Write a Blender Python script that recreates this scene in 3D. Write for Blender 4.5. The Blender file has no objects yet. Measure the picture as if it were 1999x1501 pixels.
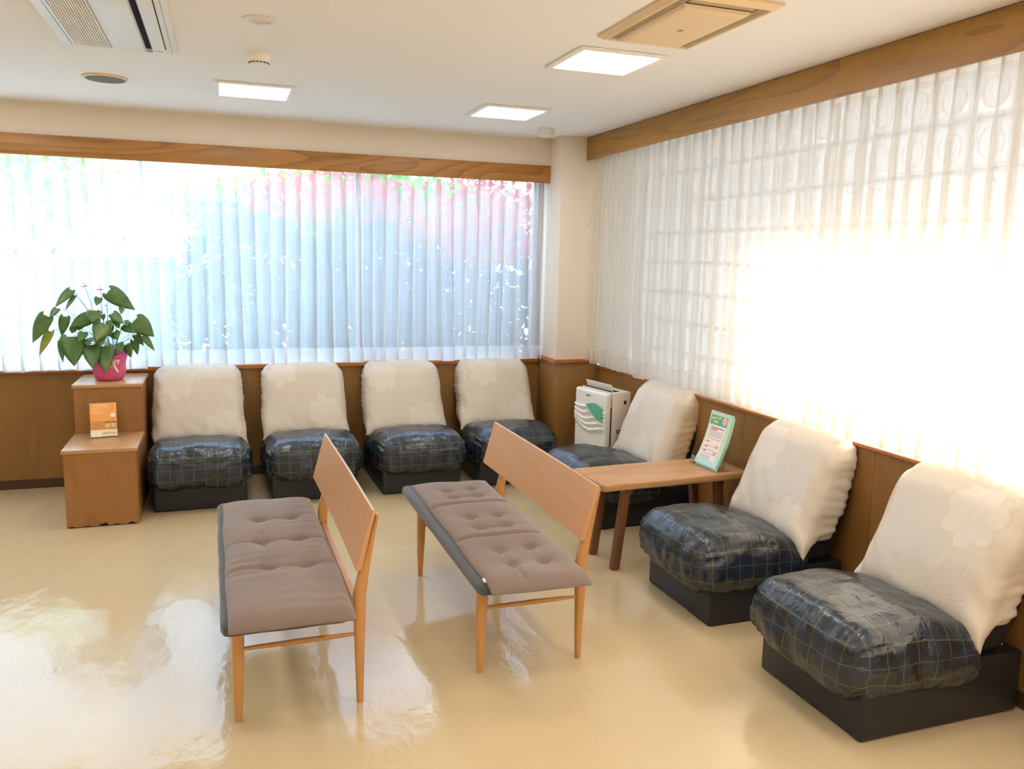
import bpy, bmesh, math, random
from mathutils import Vector, Matrix, noise
C = bpy.context.scene.collection
SC = bpy.context.scene
PI = math.pi

# ------------------------------------------------------------------ camera
def make_camera():
    yaw, pitch, roll, F, h = 0.3394, 0.1519, 0.0216, 1601.1, 1.5974
    f = Vector((math.sin(yaw)*math.cos(pitch), math.cos(yaw)*math.cos(pitch), -math.sin(pitch)))
    r0 = Vector((math.cos(yaw), -math.sin(yaw), 0)); u0 = r0.cross(f)
    c, s = math.cos(roll), math.sin(roll)
    r = r0*c + u0*s; u = u0*c - r0*s
    cd = bpy.data.cameras.new('camera'); co = bpy.data.objects.new('camera', cd); C.objects.link(co)
    cd.sensor_fit = 'HORIZONTAL'; cd.sensor_width = 36; cd.lens = 36*F/1999; cd.clip_start = 0.05
    m = Matrix((r, u, -f)).transposed().to_4x4(); m.translation = Vector((0, 0, h))
    co.matrix_world = m; SC.camera = co
make_camera()
SC.view_settings.view_transform = 'Standard'; SC.view_settings.look = 'None'
SC.view_settings.gamma = 1; SC.view_settings.use_curve_mapping = False
SC.view_settings.exposure = 0.20
SC.cycles.use_denoising = True
SC.cycles.max_bounces = 10; SC.cycles.diffuse_bounces = 5; SC.cycles.transparent_max_bounces = 32
SC.cycles.transmission_bounces = 8; SC.cycles.glossy_bounces = 4
SC.cycles.sample_clamp_indirect = 6; SC.cycles.caustics_reflective = False; SC.cycles.caustics_refractive = False

# ------------------------------------------------------------------ sky and sun
SKY = 7.0; SUN = 34.0; LAMP = 17.0
w = bpy.data.worlds.new('sky'); SC.world = w; w.use_nodes = True
bg = w.node_tree.nodes['Background']; bg.inputs[0].default_value = (0.48, 0.68, 1.0, 1); bg.inputs[1].default_value = SKY
sl = bpy.data.lights.new('sun', 'SUN'); so = bpy.data.objects.new('sun', sl); C.objects.link(so)
sl.energy = SUN; sl.angle = math.radians(5.5); sl.color = (1, 0.95, 0.86)
SUND = Vector((-0.70, -0.10, -0.66)).normalized()
so.rotation_euler = SUND.to_track_quat('-Z', 'Y').to_euler(); so.location = (12, 5, 12)

# ------------------------------------------------------------------ helpers
def srgb(r, g, b):
    def f(v):
        v /= 255.0
        return v/12.92 if v <= 0.04045 else ((v+0.055)/1.055)**2.4
    return (f(r), f(g), f(b), 1)

class NT:
    """small node-tree writer"""
    def __init__(s, name):
        s.m = bpy.data.materials.new(name); s.m.use_nodes = True
        s.t = s.m.node_tree; s.t.nodes.clear()
        s.out = s.t.nodes.new('ShaderNodeOutputMaterial')
    def n(s, typ, **kw):
        nd = s.t.nodes.new(typ)
        for k, v in kw.items(): setattr(nd, k, v)
        return nd
    def put(s, sock, v):
        if isinstance(v, bpy.types.NodeSocket): s.t.links.new(v, sock)
        elif v is not None:
            if sock.type == 'RGBA' and isinstance(v, (int, float)): v = (v, v, v, 1)
            sock.default_value = v
    def math(s, op, a, b=None, c=None, clamp=False):
        nd = s.n('ShaderNodeMath', operation=op, use_clamp=clamp)
        for i, v in enumerate((a, b, c)):
            if v is not None: s.put(nd.inputs[i], v)
        return nd.outputs[0]
    def step(s, v, lo, hi):
        nd = s.n('ShaderNodeMapRange', interpolation_type='SMOOTHSTEP')
        for i, x in enumerate((v, lo, hi, 0.0, 1.0)): s.put(nd.inputs[i], x)
        return nd.outputs[0]
    def mix(s, f, a, b):
        nd = s.n('ShaderNodeMix', data_type='RGBA')
        s.put(nd.inputs[0], f); s.put(nd.inputs[6], a); s.put(nd.inputs[7], b)
        return nd.outputs[2]
    def noise(s, vec, scale, detail=2.0, rough=0.5, dist=0.0, out=0):
        nd = s.n('ShaderNodeTexNoise')
        if vec is not None: s.put(nd.inputs['Vector'], vec)
        for k, v in (('Scale', scale), ('Detail', detail), ('Roughness', rough), ('Distortion', dist)): nd.inputs[k].default_value = v
        return nd.outputs[out]
    def coord(s, which='Object', scale=(1, 1, 1), loc=(0, 0, 0), rot=(0, 0, 0)):
        tc = s.n('ShaderNodeTexCoord'); mp = s.n('ShaderNodeMapping')
        s.put(mp.inputs[0], tc.outputs[which]); mp.inputs['Scale'].default_value = scale
        mp.inputs['Location'].default_value = loc; mp.inputs['Rotation'].default_value = rot
        return mp.outputs[0]
    def sep(s, v):
        nd = s.n('ShaderNodeSeparateXYZ'); s.put(nd.inputs[0], v); return nd.outputs
    def comb(s, x, y, z=0.0):
        nd = s.n('ShaderNodeCombineXYZ')
        for i, v in enumerate((x, y, z)): s.put(nd.inputs[i], v)
        return nd.outputs[0]
    def bump(s, h, strength=0.2, dist=0.01):
        nd = s.n('ShaderNodeBump'); s.put(nd.inputs['Height'], h)
        nd.inputs['Strength'].default_value = strength; nd.inputs['Distance'].default_value = dist
        return nd.outputs[0]
    def pbr(s, color, rough=0.5, normal=None, **kw):
        p = s.n('ShaderNodeBsdfPrincipled')
        s.put(p.inputs['Base Color'], color); s.put(p.inputs['Roughness'], rough)
        if normal is not None: s.put(p.inputs['Normal'], normal)
        for k, v in kw.items(): s.put(p.inputs[k.replace('_', ' ')], v)
        return p.outputs[0]
    def shader(s, sh):
        s.t.links.new(sh, s.out.inputs[0]); return s.m
    def mixsh(s, f, a, b):
        nd = s.n('ShaderNodeMixShader'); s.put(nd.inputs[0], f)
        s.t.links.new(a, nd.inputs[1]); s.t.links.new(b, nd.inputs[2]); return nd.outputs[0]

def plain(name, color, rough=0.5, bump=0.0, bscale=200, **kw):
    n = NT(name); nm = None
    if bump: nm = n.bump(n.noise(n.coord(), bscale, 3), bump, 0.002)
    return n.shader(n.pbr(color, rough, nm, **kw))

def wood(name, light, dark, axis='x', ring=9.0, rough=0.38, stretch=0.10, contrast=0.75, seed=0.0, coat=0.0):
    n = NT(name)
    sc = [1.0, 1.0, 1.0]; sc['xyz'.index(axis)] = stretch
    v = n.coord('Object', tuple(sc), (seed, seed*0.7, seed*1.3))
    warp = n.noise(v, 2.6, 2, 0.5, 0.3)
    rings = n.math('FRACT', n.math('MULTIPLY', warp, ring))
    tri = n.math('MULTIPLY', n.math('POWER', rings, 2.5), 1.0)
    fine = [40.0, 40.0, 40.0]; fine['xyz'.index(axis)] = 1.4
    fv = n.noise(n.coord('Object', tuple(fine)), 4.0, 3, 0.6)
    broad = n.noise(v, 1.1, 2)
    f = n.math('ADD', n.math('MULTIPLY', tri, 0.55*contrast), n.math('MULTIPLY', n.math('SUBTRACT', fv, 0.42), 0.9*contrast), clamp=True)
    f = n.math('ADD', f, n.math('MULTIPLY', n.math('SUBTRACT', broad, 0.5), 0.7), clamp=True)
    col = n.mix(f, light, dark)
    nm = n.bump(fv, 0.08, 0.002)
    return n.shader(n.pbr(col, rough, nm, Coat_Weight=coat, Coat_Roughness=0.15))

def new_bm(): return bmesh.new()
def obj(name, bm, mat, parent=None, smooth=True, angle=40):
    me = bpy.data.meshes.new(name)
    if isinstance(bm, bmesh.types.BMesh):
        bmesh.ops.recalc_face_normals(bm, faces=bm.faces[:]) if not getattr(bm, 'norecalc', False) else None
        bm.to_mesh(me); bm.free()
    else:
        me = bm; me.name = name
    mats = mat if isinstance(mat, (list, tuple)) else [mat]
    for m_ in mats: me.materials.append(m_)
    if smooth:
        for p in me.polygons: p.use_smooth = True
        try: me.set_sharp_from_angle(angle=math.radians(angle))
        except Exception: pass
    o = bpy.data.objects.new(name, me); C.objects.link(o)
    if parent is not None: o.parent = parent
    return o
def tag(o, label=None, cat=None, group=None, kind=None):
    if label: o['label'] = label
    if cat: o['category'] = cat
    if group: o['group'] = group
    if kind: o['kind'] = kind
    return o
def thing(name, label, cat, loc=(0, 0, 0), rotz=0.0, group=None):
    o = bpy.data.objects.new(name, None); C.objects.link(o)
    o.empty_display_size = 0.1; o.location = loc; o.rotation_euler = (0, 0, rotz)
    return tag(o, label, cat, group)
def struct(name, bm, mat, label=None, **kw):
    o = obj(name, bm, mat, **kw); o['kind'] = 'structure'
    if label: o['label'] = label
    return o

def add_box(bm, lo, hi, bevel=0.0, seg=2, mat=None):
    lo, hi = Vector(lo), Vector(hi); c = (lo+hi)/2; s = hi-lo
    M = Matrix.Translation(c) @ Matrix.Diagonal((abs(s.x), abs(s.y), abs(s.z), 1))
    r = bmesh.ops.create_cube(bm, size=1.0, matrix=M)
    vs = r['verts']
    if bevel > 0:
        es = list({e for v in vs for e in v.link_edges})
        g = bmesh.ops.bevel(bm, geom=es, offset=bevel, segments=seg, profile=0.5, affect='EDGES')
        vs = list({v for f in g['faces'] for v in f.verts} | {v for v in vs if v.is_valid})
    if mat is not None: bmesh.ops.transform(bm, matrix=mat, verts=[v for v in vs if v.is_valid])
    return vs
def boxes(*items):
    bm = new_bm()
    for it in items: add_box(bm, *it)
    return bm
def add_loft(bm, rings, cap=True, closed=True):
    rows = [[bm.verts.new(p) for p in r] for r in rings]
    n = len(rows[0])
    for a, b in zip(rows, rows[1:]):
        for i in range(n if closed else n-1):
            j = (i+1) % n
            bm.faces.new((a[i], a[j], b[j], b[i]))
    if cap and closed:
        bm.faces.new(rows[0][::-1]); bm.faces.new(rows[-1])
    return rows
def add_lathe(bm, prof, c=(0, 0, 0), n=32, cap=True, wob=None):
    rings = []
    for r, z in prof:
        ring = []
        for i in range(n):
            a = 2*PI*i/n; rr = r*(1+(wob(a, z) if wob else 0))
            ring.append(Vector((c[0]+rr*math.cos(a), c[1]+rr*math.sin(a), c[2]+z)))
        rings.append(ring)
    return add_loft(bm, rings, cap)
def add_tube(bm, pts, rad, n=8, cap=True):
    pts = [Vector(p) for p in pts]; rings = []
    up = Vector((0, 0, 1))
    for i, p in enumerate(pts):
        t = (pts[min(i+1, len(pts)-1)]-pts[max(i-1, 0)]).normalized()
        s = t.cross(up if abs(t.z) < 0.95 else Vector((0, 1, 0))).normalized(); q = s.cross(t)
        r = rad[i] if isinstance(rad, (list, tuple)) else rad
        rings.append([p + s*r*math.cos(2*PI*k/n) + q*r*math.sin(2*PI*k/n) for k in range(n)])
    return add_loft(bm, rings, cap)
def superring(c, hx, hy, p=3.0, n=16):
    out = []
    for i in range(n):
        a = 2*PI*i/n; ca, sa = math.cos(a), math.sin(a)
        out.append(Vector((c[0]+hx*math.copysign(abs(ca)**(2/p), ca), c[1]+hy*math.copysign(abs(sa)**(2/p), sa), c[2])))
    return out
def rcube(h, r, n, deform=None, keep=None, uvfun=None):
    """rounded box skin on cube coordinates; deform(p, pos, nrm) -> pos, keep(axis, p) -> bool; UVs in metres per face side"""
    hx, hy, hz = h; nx, ny, nz = n
    bm = new_bm(); uvl = bm.loops.layers.uv.new('UVMap'); vd = {}
    def vert(p):
        k = tuple(round(a, 5) for a in p)
        if k in vd: return vd[k]
        q = Vector((p[0]*hx, p[1]*hy, p[2]*hz))
        rr = Vector((min(r[0], hx), min(r[1], hy), min(r[2], hz)))
        inn = Vector([max(-(hh-ra), min(hh-ra, a)) for a, hh, ra in zip(q, (hx, hy, hz), rr)])
        d = Vector([(a-b)/ra for a, b, ra in zip(q, inn, rr)])
        if d.length > 1e-6: d.normalize()
        pos = inn + Vector([a*b for a, b in zip(d, rr)])
        nrm = Vector([a/b for a, b in zip(d, rr)]).normalized() if d.length > 1e-6 else Vector((0, 0, 1))
        v0 = deform(p, pos, nrm) if deform else pos
        v = bm.verts.new(v0); vd[k] = (v, pos); return vd[k]
    def lin(k, m): return -1+2*k/m
    sides = [(2, 1), (2, -1), (1, 1), (1, -1), (0, 1), (0, -1)]
    for ax, sg in sides:
        oth = [a for a in (0, 1, 2) if a != ax]; N = [(nx, ny, nz)[a] for a in oth]
        for i in range(N[0]):
            for j in range(N[1]):
                cs = []
                for di, dj in ((0, 0), (1, 0), (1, 1), (0, 1)):
                    p = [0, 0, 0]; p[ax] = sg; p[oth[0]] = lin(i+di, N[0]); p[oth[1]] = lin(j+dj, N[1]); cs.append(tuple(p))
                mid = tuple(sum(c[k] for c in cs)/4 for k in range(3))
                if keep and not keep(ax*2+(1 if sg > 0 else 0), mid): continue
                vs = [vert(c) for c in cs]
                if (sg > 0) != (ax != 1): vs = vs[::-1]
                try: f = bm.faces.new([v[0] for v in vs])
                except ValueError: continue
                for l, (v, pos) in zip(f.loops, vs):
                    uv = (pos[oth[0]], pos[oth[1]])
                    if uvfun: uv = uvfun(ax, uv)
                    l[uvl].uv = uv
    bm.verts.ensure_lookup_table()
    return bm, vd
def nz(x, y, z, s=0.0): return noise.noise(Vector((x, y, z+s*7.31)))
def text(name, body, size, mat, parent, loc, rot, align='CENTER'):
    cu = bpy.data.curves.new(name, 'FONT'); cu.body = body; cu.size = size; cu.align_x = align; cu.align_y = 'CENTER'; cu.extrude = 0.0003
    o = bpy.data.objects.new(name, cu); C.objects.link(o); cu.materials.append(mat)
    bpy.context.view_layer.update()
    me = bpy.data.meshes.new_from_object(o.evaluated_get(bpy.context.evaluated_depsgraph_get()))
    bpy.data.objects.remove(o); o = bpy.data.objects.new(name, me); C.objects.link(o)
    if not me.materials: me.materials.append(mat)
    o.parent = parent; o.location = loc; o.rotation_euler = rot
    return o
def obj_pieces(name, bm, mat, parent):
    """every loose piece of bm as its own object"""
    bm.verts.ensure_lookup_table(); bm.verts.index_update(); left = set(range(len(bm.verts)))
    while left:
        st = [left.pop()]; comp = set(st)
        while st:
            for e in bm.verts[st.pop()].link_edges:
                for v in e.verts:
                    if v.index in left: left.discard(v.index); comp.add(v.index); st.append(v.index)
        ids = sorted(comp); mp = {k: i for i, k in enumerate(ids)}
        fs = {f for k in ids for f in bm.verts[k].link_faces}
        me = bpy.data.meshes.new(name); me.from_pydata([tuple(bm.verts[k].co) for k in ids], [], [[mp[v.index] for v in f.verts] for f in fs])
        obj(name, me, mat, parent, smooth=False)
    bm.free()

# ------------------------------------------------------------------ materials
def m_wallpaper(name, col):
    n = NT(name); v = n.coord('Object', (60, 60, 260))
    nm = n.bump(n.noise(v, 2.0, 3), 0.12, 0.003)
    return n.shader(n.pbr(col, 0.85, nm))
M = {}
M['wall'] = m_wallpaper('cream_wallpaper', srgb(238, 226, 210))
M['ceil'] = m_wallpaper('ceiling_paper', srgb(248, 246, 243))
M['pelmet'] = wood('pelmet_oak', srgb(184, 130, 64), srgb(122, 76, 32), 'x', 24, 0.4, 0.12, 1.0, 3.0)
M['pelmet_y'] = wood('pelmet_oak_side', srgb(172, 126, 54), srgb(116, 76, 28), 'y', 24, 0.4, 0.12, 1.0, 5.0)
M['panel'] = wood('wainscot_veneer', srgb(148, 106, 54), srgb(116, 79, 36), 'z', 6, 0.4, 0.14, 0.55, 1.0)
M['rail'] = wood('rail_wood', srgb(176, 108, 48), srgb(130, 72, 28), 'x', 6, 0.35, 0.1, 0.5, 8.0)
M['baseboard'] = plain('dark_baseboard', srgb(72, 48, 30), 0.45)
M['cab'] = wood('cabinet_veneer', srgb(160, 112, 62), srgb(128, 84, 42), 'z', 6, 0.4, 0.14, 0.55, 4.0)
M['cabtop_lit'] = wood('cabinet_top_lit_veneer', srgb(188, 146, 98), srgb(164, 116, 68), 'y', 6, 0.3, 0.12, 0.5, 6.0)  # light falling on the tops is put into this paler colour
M['bench'] = wood('bench_cherry', srgb(208, 158, 112), srgb(188, 132, 84), 'y', 7, 0.35, 0.08, 0.45, 2.0)
M['benchleg'] = wood('bench_leg_cherry', srgb(200, 146, 88), srgb(172, 116, 62), 'z', 5, 0.35, 0.1, 0.45, 7.0)
M['table'] = wood('table_top_worn', srgb(188, 144, 100), srgb(142, 100, 64), 'x', 8, 0.32, 0.1, 0.7, 9.0)
M['tableleg'] = wood('table_leg_dark', srgb(112, 72, 44), srgb(70, 42, 24), 'z', 6, 0.5, 0.1, 0.8, 1.7)
M['black'] = plain('black_vinyl', srgb(28, 31, 36), 0.42, 0.1, 300)
M['white_plastic'] = plain('white_plastic', srgb(232, 228, 218), 0.4)
M['ivory'] = plain('ivory_plastic', srgb(238, 210, 164), 0.45)
M['grey_line'] = plain('grey_marks_and_shade', srgb(150, 146, 136), 0.6)  # grey of badges and plates, also painted as shade in groove and recess
M['dark'] = plain('dark_gap', srgb(38, 38, 40), 0.95, Specular_IOR_Level=0.1)
M['fixture'] = plain('fixture_frame', srgb(250, 246, 238), 0.45)
def m_emit(name, col, st):
    n = NT(name); e = n.n('ShaderNodeEmission'); e.inputs[0].default_value = col; e.inputs[1].default_value = st
    return n.shader(e.outputs[0])
M['lamp'] = m_emit('lamp_diffuser', (1.0, 0.965, 0.92, 1), LAMP)

def m_floor():
    n = NT('vinyl_floor'); v = n.coord('Object')
    a = n.noise(v, 0.7, 3, 0.55); b = n.noise(v, 7, 3)
    col = n.mix(n.math('ADD', n.math('MULTIPLY', a, 0.8), n.math('MULTIPLY', b, 0.2)), srgb(198, 176, 136), srgb(213, 193, 155))
    rough = n.math('ADD', n.math('MULTIPLY', n.noise(v, 2.2, 4, 0.6), 0.14), 0.05)
    wav = n.noise(n.coord('Object', (1.6, 0.8, 1)), 5.5, 4, 0.5)
    nm = n.bump(n.math('ADD', wav, n.math('MULTIPLY', n.noise(v, 40, 2), 0.08)), 0.20, 0.02)
    return n.shader(n.pbr(col, rough, nm, Specular_IOR_Level=0.45, Coat_Weight=0.12, Coat_Roughness=0.07, Coat_Normal=nm))
M['floor'] = m_floor()

def m_sheer(name, warm, trans):
    n = NT(name)
    uv = n.n('ShaderNodeUVMap'); u, v, _ = n.sep(uv.outputs[0])
    slub = n.noise(n.comb(n.math('MULTIPLY', u, 260.0), n.math('MULTIPLY', v, 2.2)), 1.0, 2)
    thread = n.noise(n.comb(n.math('MULTIPLY', u, 60.0), n.math('MULTIPLY', v, 0.6)), 1.0, 2)
    dark = n.step(slub, 0.70, 0.78)
    col = n.mix(n.math('MULTIPLY', dark, 0.5), (0.90, 0.86, 0.80, 1) if warm else (0.90, 0.90, 0.89, 1), srgb(170, 130, 90))
    hem = n.math('SUBTRACT', 1.0, n.step(v, 0.095, 0.105)); head = n.step(v, 1.375, 1.395)
    dbl = n.math('MAXIMUM', hem, head)
    t = n.math('MULTIPLY', n.math('ADD', n.math('MULTIPLY', thread, 0.30), trans-0.15), n.math('SUBTRACT', 1.0, n.math('MULTIPLY', dbl, 0.62)), clamp=True)
    tr = n.n('ShaderNodeBsdfTransparent'); tr.inputs[0].default_value = (1, 1, 1, 1)
    df = n.n('ShaderNodeBsdfDiffuse'); n.put(df.inputs[0], col)
    tl = n.n('ShaderNodeBsdfTranslucent'); n.put(tl.inputs[0], col)
    cloth = n.mixsh(0.74, df.outputs[0], tl.outputs[0])
    return n.shader(n.mixsh(t, cloth, tr.outputs[0]))
M['sheer_back'] = m_sheer('sheer_curtain', False, 0.42)
M['sheer_side'] = m_sheer('sheer_curtain_warm', True, 0.34)

def m_glass(name):
    n = NT(name)
    tr = n.n('ShaderNodeBsdfTransparent'); tr.inputs[0].default_value = (0.94, 0.97, 0.96, 1)
    gl = n.n('ShaderNodeBsdfGlossy'); gl.inputs['Roughness'].default_value = 0.02
    fr = n.n('ShaderNodeLayerWeight'); fr.inputs[0].default_value = 0.5
    return n.shader(n.mixsh(n.math('ADD', n.math('MULTIPLY', n.math('POWER', fr.outputs['Facing'], 5.0), 0.8), 0.02), tr.outputs[0], gl.outputs[0]))
M['glass'] = m_glass('window_glass')
def m_block():
    n = NT('glass_block')
    tl = n.n('ShaderNodeBsdfTranslucent'); tl.inputs[0].default_value = (0.62, 0.54, 0.45, 1)
    tr = n.n('ShaderNodeBsdfTransparent'); tr.inputs[0].default_value = (0.85, 0.92, 0.86, 1)
    gl = n.n('ShaderNodeBsdfGlossy'); gl.inputs['Roughness'].default_value = 0.08
    a = n.mixsh(0.0, tl.outputs[0], tr.outputs[0])
    return n.shader(n.mixsh(0.10, a, gl.outputs[0]))
M['block'] = m_block()
def m_mortar():
    n = NT('mortar'); d = n.n('ShaderNodeBsdfDiffuse'); d.inputs[0].default_value = srgb(214, 212, 200)
    t = n.n('ShaderNodeBsdfTranslucent'); t.inputs[0].default_value = srgb(240, 234, 218)
    return n.shader(n.mixsh(0.95, d.outputs[0], t.outputs[0]))
M['mortar'] = m_mortar()
def m_acrylic():
    n = NT('clear_acrylic')
    tr = n.n('ShaderNodeBsdfTransparent'); tr.inputs[0].default_value = (0.95, 0.96, 0.95, 1)
    gl = n.n('ShaderNodeBsdfGlossy'); gl.inputs['Roughness'].default_value = 0.04
    fr = n.n('ShaderNodeLayerWeight'); fr.inputs[0].default_value = 0.5
    return n.shader(n.mixsh(n.math('ADD', n.math('MULTIPLY', n.math('POWER', fr.outputs['Facing'], 4.0), 0.6), 0.035), tr.outputs[0], gl.outputs[0]))
M['acrylic'] = m_acrylic()

def m_plaid():
    n = NT('plaid_vinyl')
    uv = n.n('ShaderNodeUVMap'); u, v, _ = n.sep(uv.outputs[0])
    def line(x, per, wd, off=0.0):
        f = n.math('ABSOLUTE', n.math('SUBTRACT', n.math('FRACT', n.math('ADD', n.math('DIVIDE', x, per), off)), 0.5))
        return n.math('SUBTRACT', 1.0, n.step(f, wd, wd*1.8))
    per = 0.068
    g1 = n.math('MAXIMUM', line(u, per, 0.022), line(v, per, 0.022))
    b1 = n.math('ADD', line(u, per*2, 0.16, 0.25), line(v, per*2, 0.16, 0.25))
    col = n.mix(n.math('MULTIPLY', b1, 0.5, clamp=True), srgb(29, 33, 40), srgb(36, 46, 64))
    col = n.mix(n.math('MULTIPLY', g1, 0.55), col, srgb(86, 104, 70))
    w1 = n.noise(n.coord('Object', (1, 1, 1)), 16, 3, 0.6, 0.6)
    nm = n.bump(w1, 0.35, 0.02)
    return n.shader(n.pbr(col, 0.27, nm, Specular_IOR_Level=0.62))
M['plaid'] = m_plaid()

def m_satin():
    n = NT('flower_satin')
    uvn = n.n('ShaderNodeUVMap'); uv = uvn.outputs[0]
    wob = n.noise(uv, 16, 2, 0.5)
    tot = None; lines = None
    for cx, cy, R, ph in ((-0.14, 0.16, 0.12, 0.3), (0.15, -0.13, 0.115, 1.4), (0.62, 0.18, 0.12, 0.9), (-0.62, -0.1, 0.12, 2.0), (0.12, 0.62, 0.12, 0.1), (-0.2, -0.6, 0.12, 0.1)):
        x, y, _ = n.sep(uv); dx = n.math('SUBTRACT', x, cx); dy = n.math('SUBTRACT', y, cy)
        d = n.math('SQRT', n.math('ADD', n.math('MULTIPLY', dx, dx), n.math('MULTIPLY', dy, dy)))
        th = n.math('ADD', n.math('ARCTAN2', dy, dx), ph)
        d = n.math('ADD', d, n.math('MULTIPLY', n.math('SUBTRACT', wob, 0.5), 0.03))
        edge = n.math('MULTIPLY', n.math('ADD', n.math('MULTIPLY', n.math('ABSOLUTE', n.math('SINE', n.math('MULTIPLY', th, 3.5))), 0.24), 0.76), R)
        mk = n.math('SUBTRACT', 1.0, n.step(n.math('SUBTRACT', d, edge), -0.002, 0.002))
        # petal outlines: scalloped rings, each turned against the last
        ln = None
        for k, (fr, ns) in enumerate(((1.0, 3.5), (0.72, 3.0), (0.48, 2.5), (0.26, 2.0))):
            e = n.math('MULTIPLY', n.math('ADD', n.math('MULTIPLY', n.math('ABSOLUTE', n.math('SINE', n.math('ADD', n.math('MULTIPLY', th, ns), k*1.1))), 0.28), 0.72), R*fr)
            l = n.math('SUBTRACT', 1.0, n.step(n.math('ABSOLUTE', n.math('SUBTRACT', d, e)), 0.0012, 0.003))
            ln = l if ln is None else n.math('MAXIMUM', ln, l)
        tot = mk if tot is None else n.math('MAXIMUM', tot, mk)
        lines = ln if lines is None else n.math('MAXIMUM', lines, ln)
    col = n.mix(tot, srgb(210, 199, 183), srgb(219, 209, 195))
    col = n.mix(n.math('MULTIPLY', lines, 0.5), col, srgb(214, 202, 184))
    rough = n.math('ADD', n.math('MULTIPLY', tot, 0.18), 0.33)
    wr = n.noise(n.coord('Object', (1, 1, 0.6)), 14, 3, 0.55, 0.5)
    return n.shader(n.pbr(col, rough, n.bump(wr, 0.22, 0.02), Sheen_Weight=0.1))
M['satin'] = m_satin()
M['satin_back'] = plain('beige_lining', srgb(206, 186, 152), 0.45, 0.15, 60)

def m_fabric(name, c1, c2, sc=500, bump=0.3):
    n = NT(name); v = n.coord('Object')
    a = n.noise(n.coord('Object', (1, 0.25, 1)), sc, 2); b = n.noise(v, 6, 3)
    col = n.mix(n.math('ADD', n.math('MULTIPLY', a, 0.6), n.math('MULTIPLY', b, 0.4)), c1, c2)
    return n.shader(n.pbr(col, 0.92, n.bump(a, bump, 0.002), Sheen_Weight=0.25, Sheen_Roughness=0.5))
M['mauve'] = m_fabric('mauve_corduroy', srgb(105, 88, 78), srgb(142, 122, 109))
M['char'] = m_fabric('charcoal_wool', srgb(58, 61, 66), srgb(92, 95, 99), 350)

# ------------------------------------------------------------------ measures of the room
ZC = 2.5; YH = 6.01; YW = 6.118; YP = 5.768; XL = 2.389; XR = 2.732; XPF = 2.586; ZS = 0.783
XLEFT = -4.4; YFRONT = -2.6
struct('floor', boxes(((XLEFT-0.1, YFRONT-0.1, -0.1), (2.95, 6.3, 0))), M['floor'], 'glossy beige vinyl floor')
struct('ceiling', boxes(((XLEFT-0.1, YFRONT-0.1, ZC), (3.0, 6.35, ZC+0.2))), M['ceil'], 'off-white papered ceiling')
struct('wall_left', boxes(((XLEFT-0.1, YFRONT, 0), (XLEFT, 6.3, ZC))), M['wall'])
struct('wall_front', boxes(((XLEFT, YFRONT-0.1, 0), (2.95, YFRONT, ZC))), M['wall'])
struct('wall_back', boxes(((XLEFT, YH, 2.27), (XL, 6.3, ZC)), ((XLEFT, YW+0.02, 0), (XL, 6.3, 0.80)), ((XLEFT, YW, 0.8), (XLEFT+0.25, 6.3, 2.27))), M['wall'], 'cream wall above the long window')
struct('wall_right', boxes(((XR+0.02, YFRONT, 0), (2.98, YP, 0.80)), ((XR+0.02, YFRONT, 2.42), (2.98, YP, ZC)), ((XR+0.02, YFRONT, 0.8), (2.98, -1.4, 2.42))), M['wall'])
struct('wall_corner', boxes(((XL, YP, 0.84), (3.0, 6.34, ZC), 0.004)), M['wall'], 'cream corner pillar between the two windows')
# wainscot: separate veneer panels meeting in thin dark seams
def panels(lo, hi, cuts, axis):
    bm = new_bm(); ed = [lo[axis]] + cuts + [hi[axis]]
    for a, b in zip(ed, ed[1:]):
        l, h = list(lo), list(hi); l[axis] = a+0.0015; h[axis] = b-0.0015
        add_box(bm, l, h, 0.0012, 1)
    return bm
cb = [-3.9+0.91*k-0.0 for k in range(0, 1)] + [0.97-0.91*k for k in range(5, -1, -1)] + [1.88]
struct('trim_1', panels((XLEFT, YW, 0.06), (XL, YW+0.02, ZS), sorted(set(cb)), 0), M['panel'], 'brown veneer wainscot under the back window')
struct('trim_2', panels((XR, YFRONT, 0.06), (XR+0.02, YP, ZS), [-1.9, -0.95, 0.0, 0.93, 1.86, 2.839, 3.822, 4.80], 1), M['panel'], 'brown veneer wainscot under the side window')
struct('trim_3', boxes(((XL-0.012, YP-0.012, 0.06), (XR, YW+0.02, 0.805), 0.002)), M['panel'], 'brown veneer casing round the pillar foot')
bm = boxes(((XL-0.020, YP-0.020, 0.803), (XR, YW, 0.818), 0.004), ((XL-0.032, YP-0.032, 0.818), (XR, YW, 0.834), 0.006), ((XL-0.022, YP-0.022, 0.834), (XR, YW, 0.843), 0.003))
struct('trim_4', bm, M['rail'], 'moulded chair rail round the pillar')
struct('trim_5', boxes(((XLEFT, YW-0.028, ZS), (XL-0.02, 6.2, 0.812), 0.004)), M['rail'], 'wooden sill under the back window')
struct('trim_6', boxes(((XR-0.012, YFRONT, ZS), (2.88, YP-0.03, 0.80), 0.003)), wood('sill_wood_side', srgb(184, 112, 50), srgb(140, 80, 32), 'y', 6, 0.35, 0.1, 0.5, 8.0), 'wooden sill under the side window')
struct('baseboard_back', boxes(((XLEFT, YW-0.006, 0), (XL, YW+0.02, 0.062))), M['baseboard'])
struct('baseboard_right', boxes(((XR-0.006, YFRONT, 0), (XR+0.02, YP, 0.062))), M['baseboard'])
struct('baseboard_corner', boxes(((XL-0.018, YP-0.018, 0), (XR, YW, 0.062))), M['baseboard'])
struct('trim_7', boxes(((2.352, YW+0.012, 0.812), (XL, 6.2, 2.27), 0.002)), M['panel'], 'brown wooden jamb beside the back window')
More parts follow.
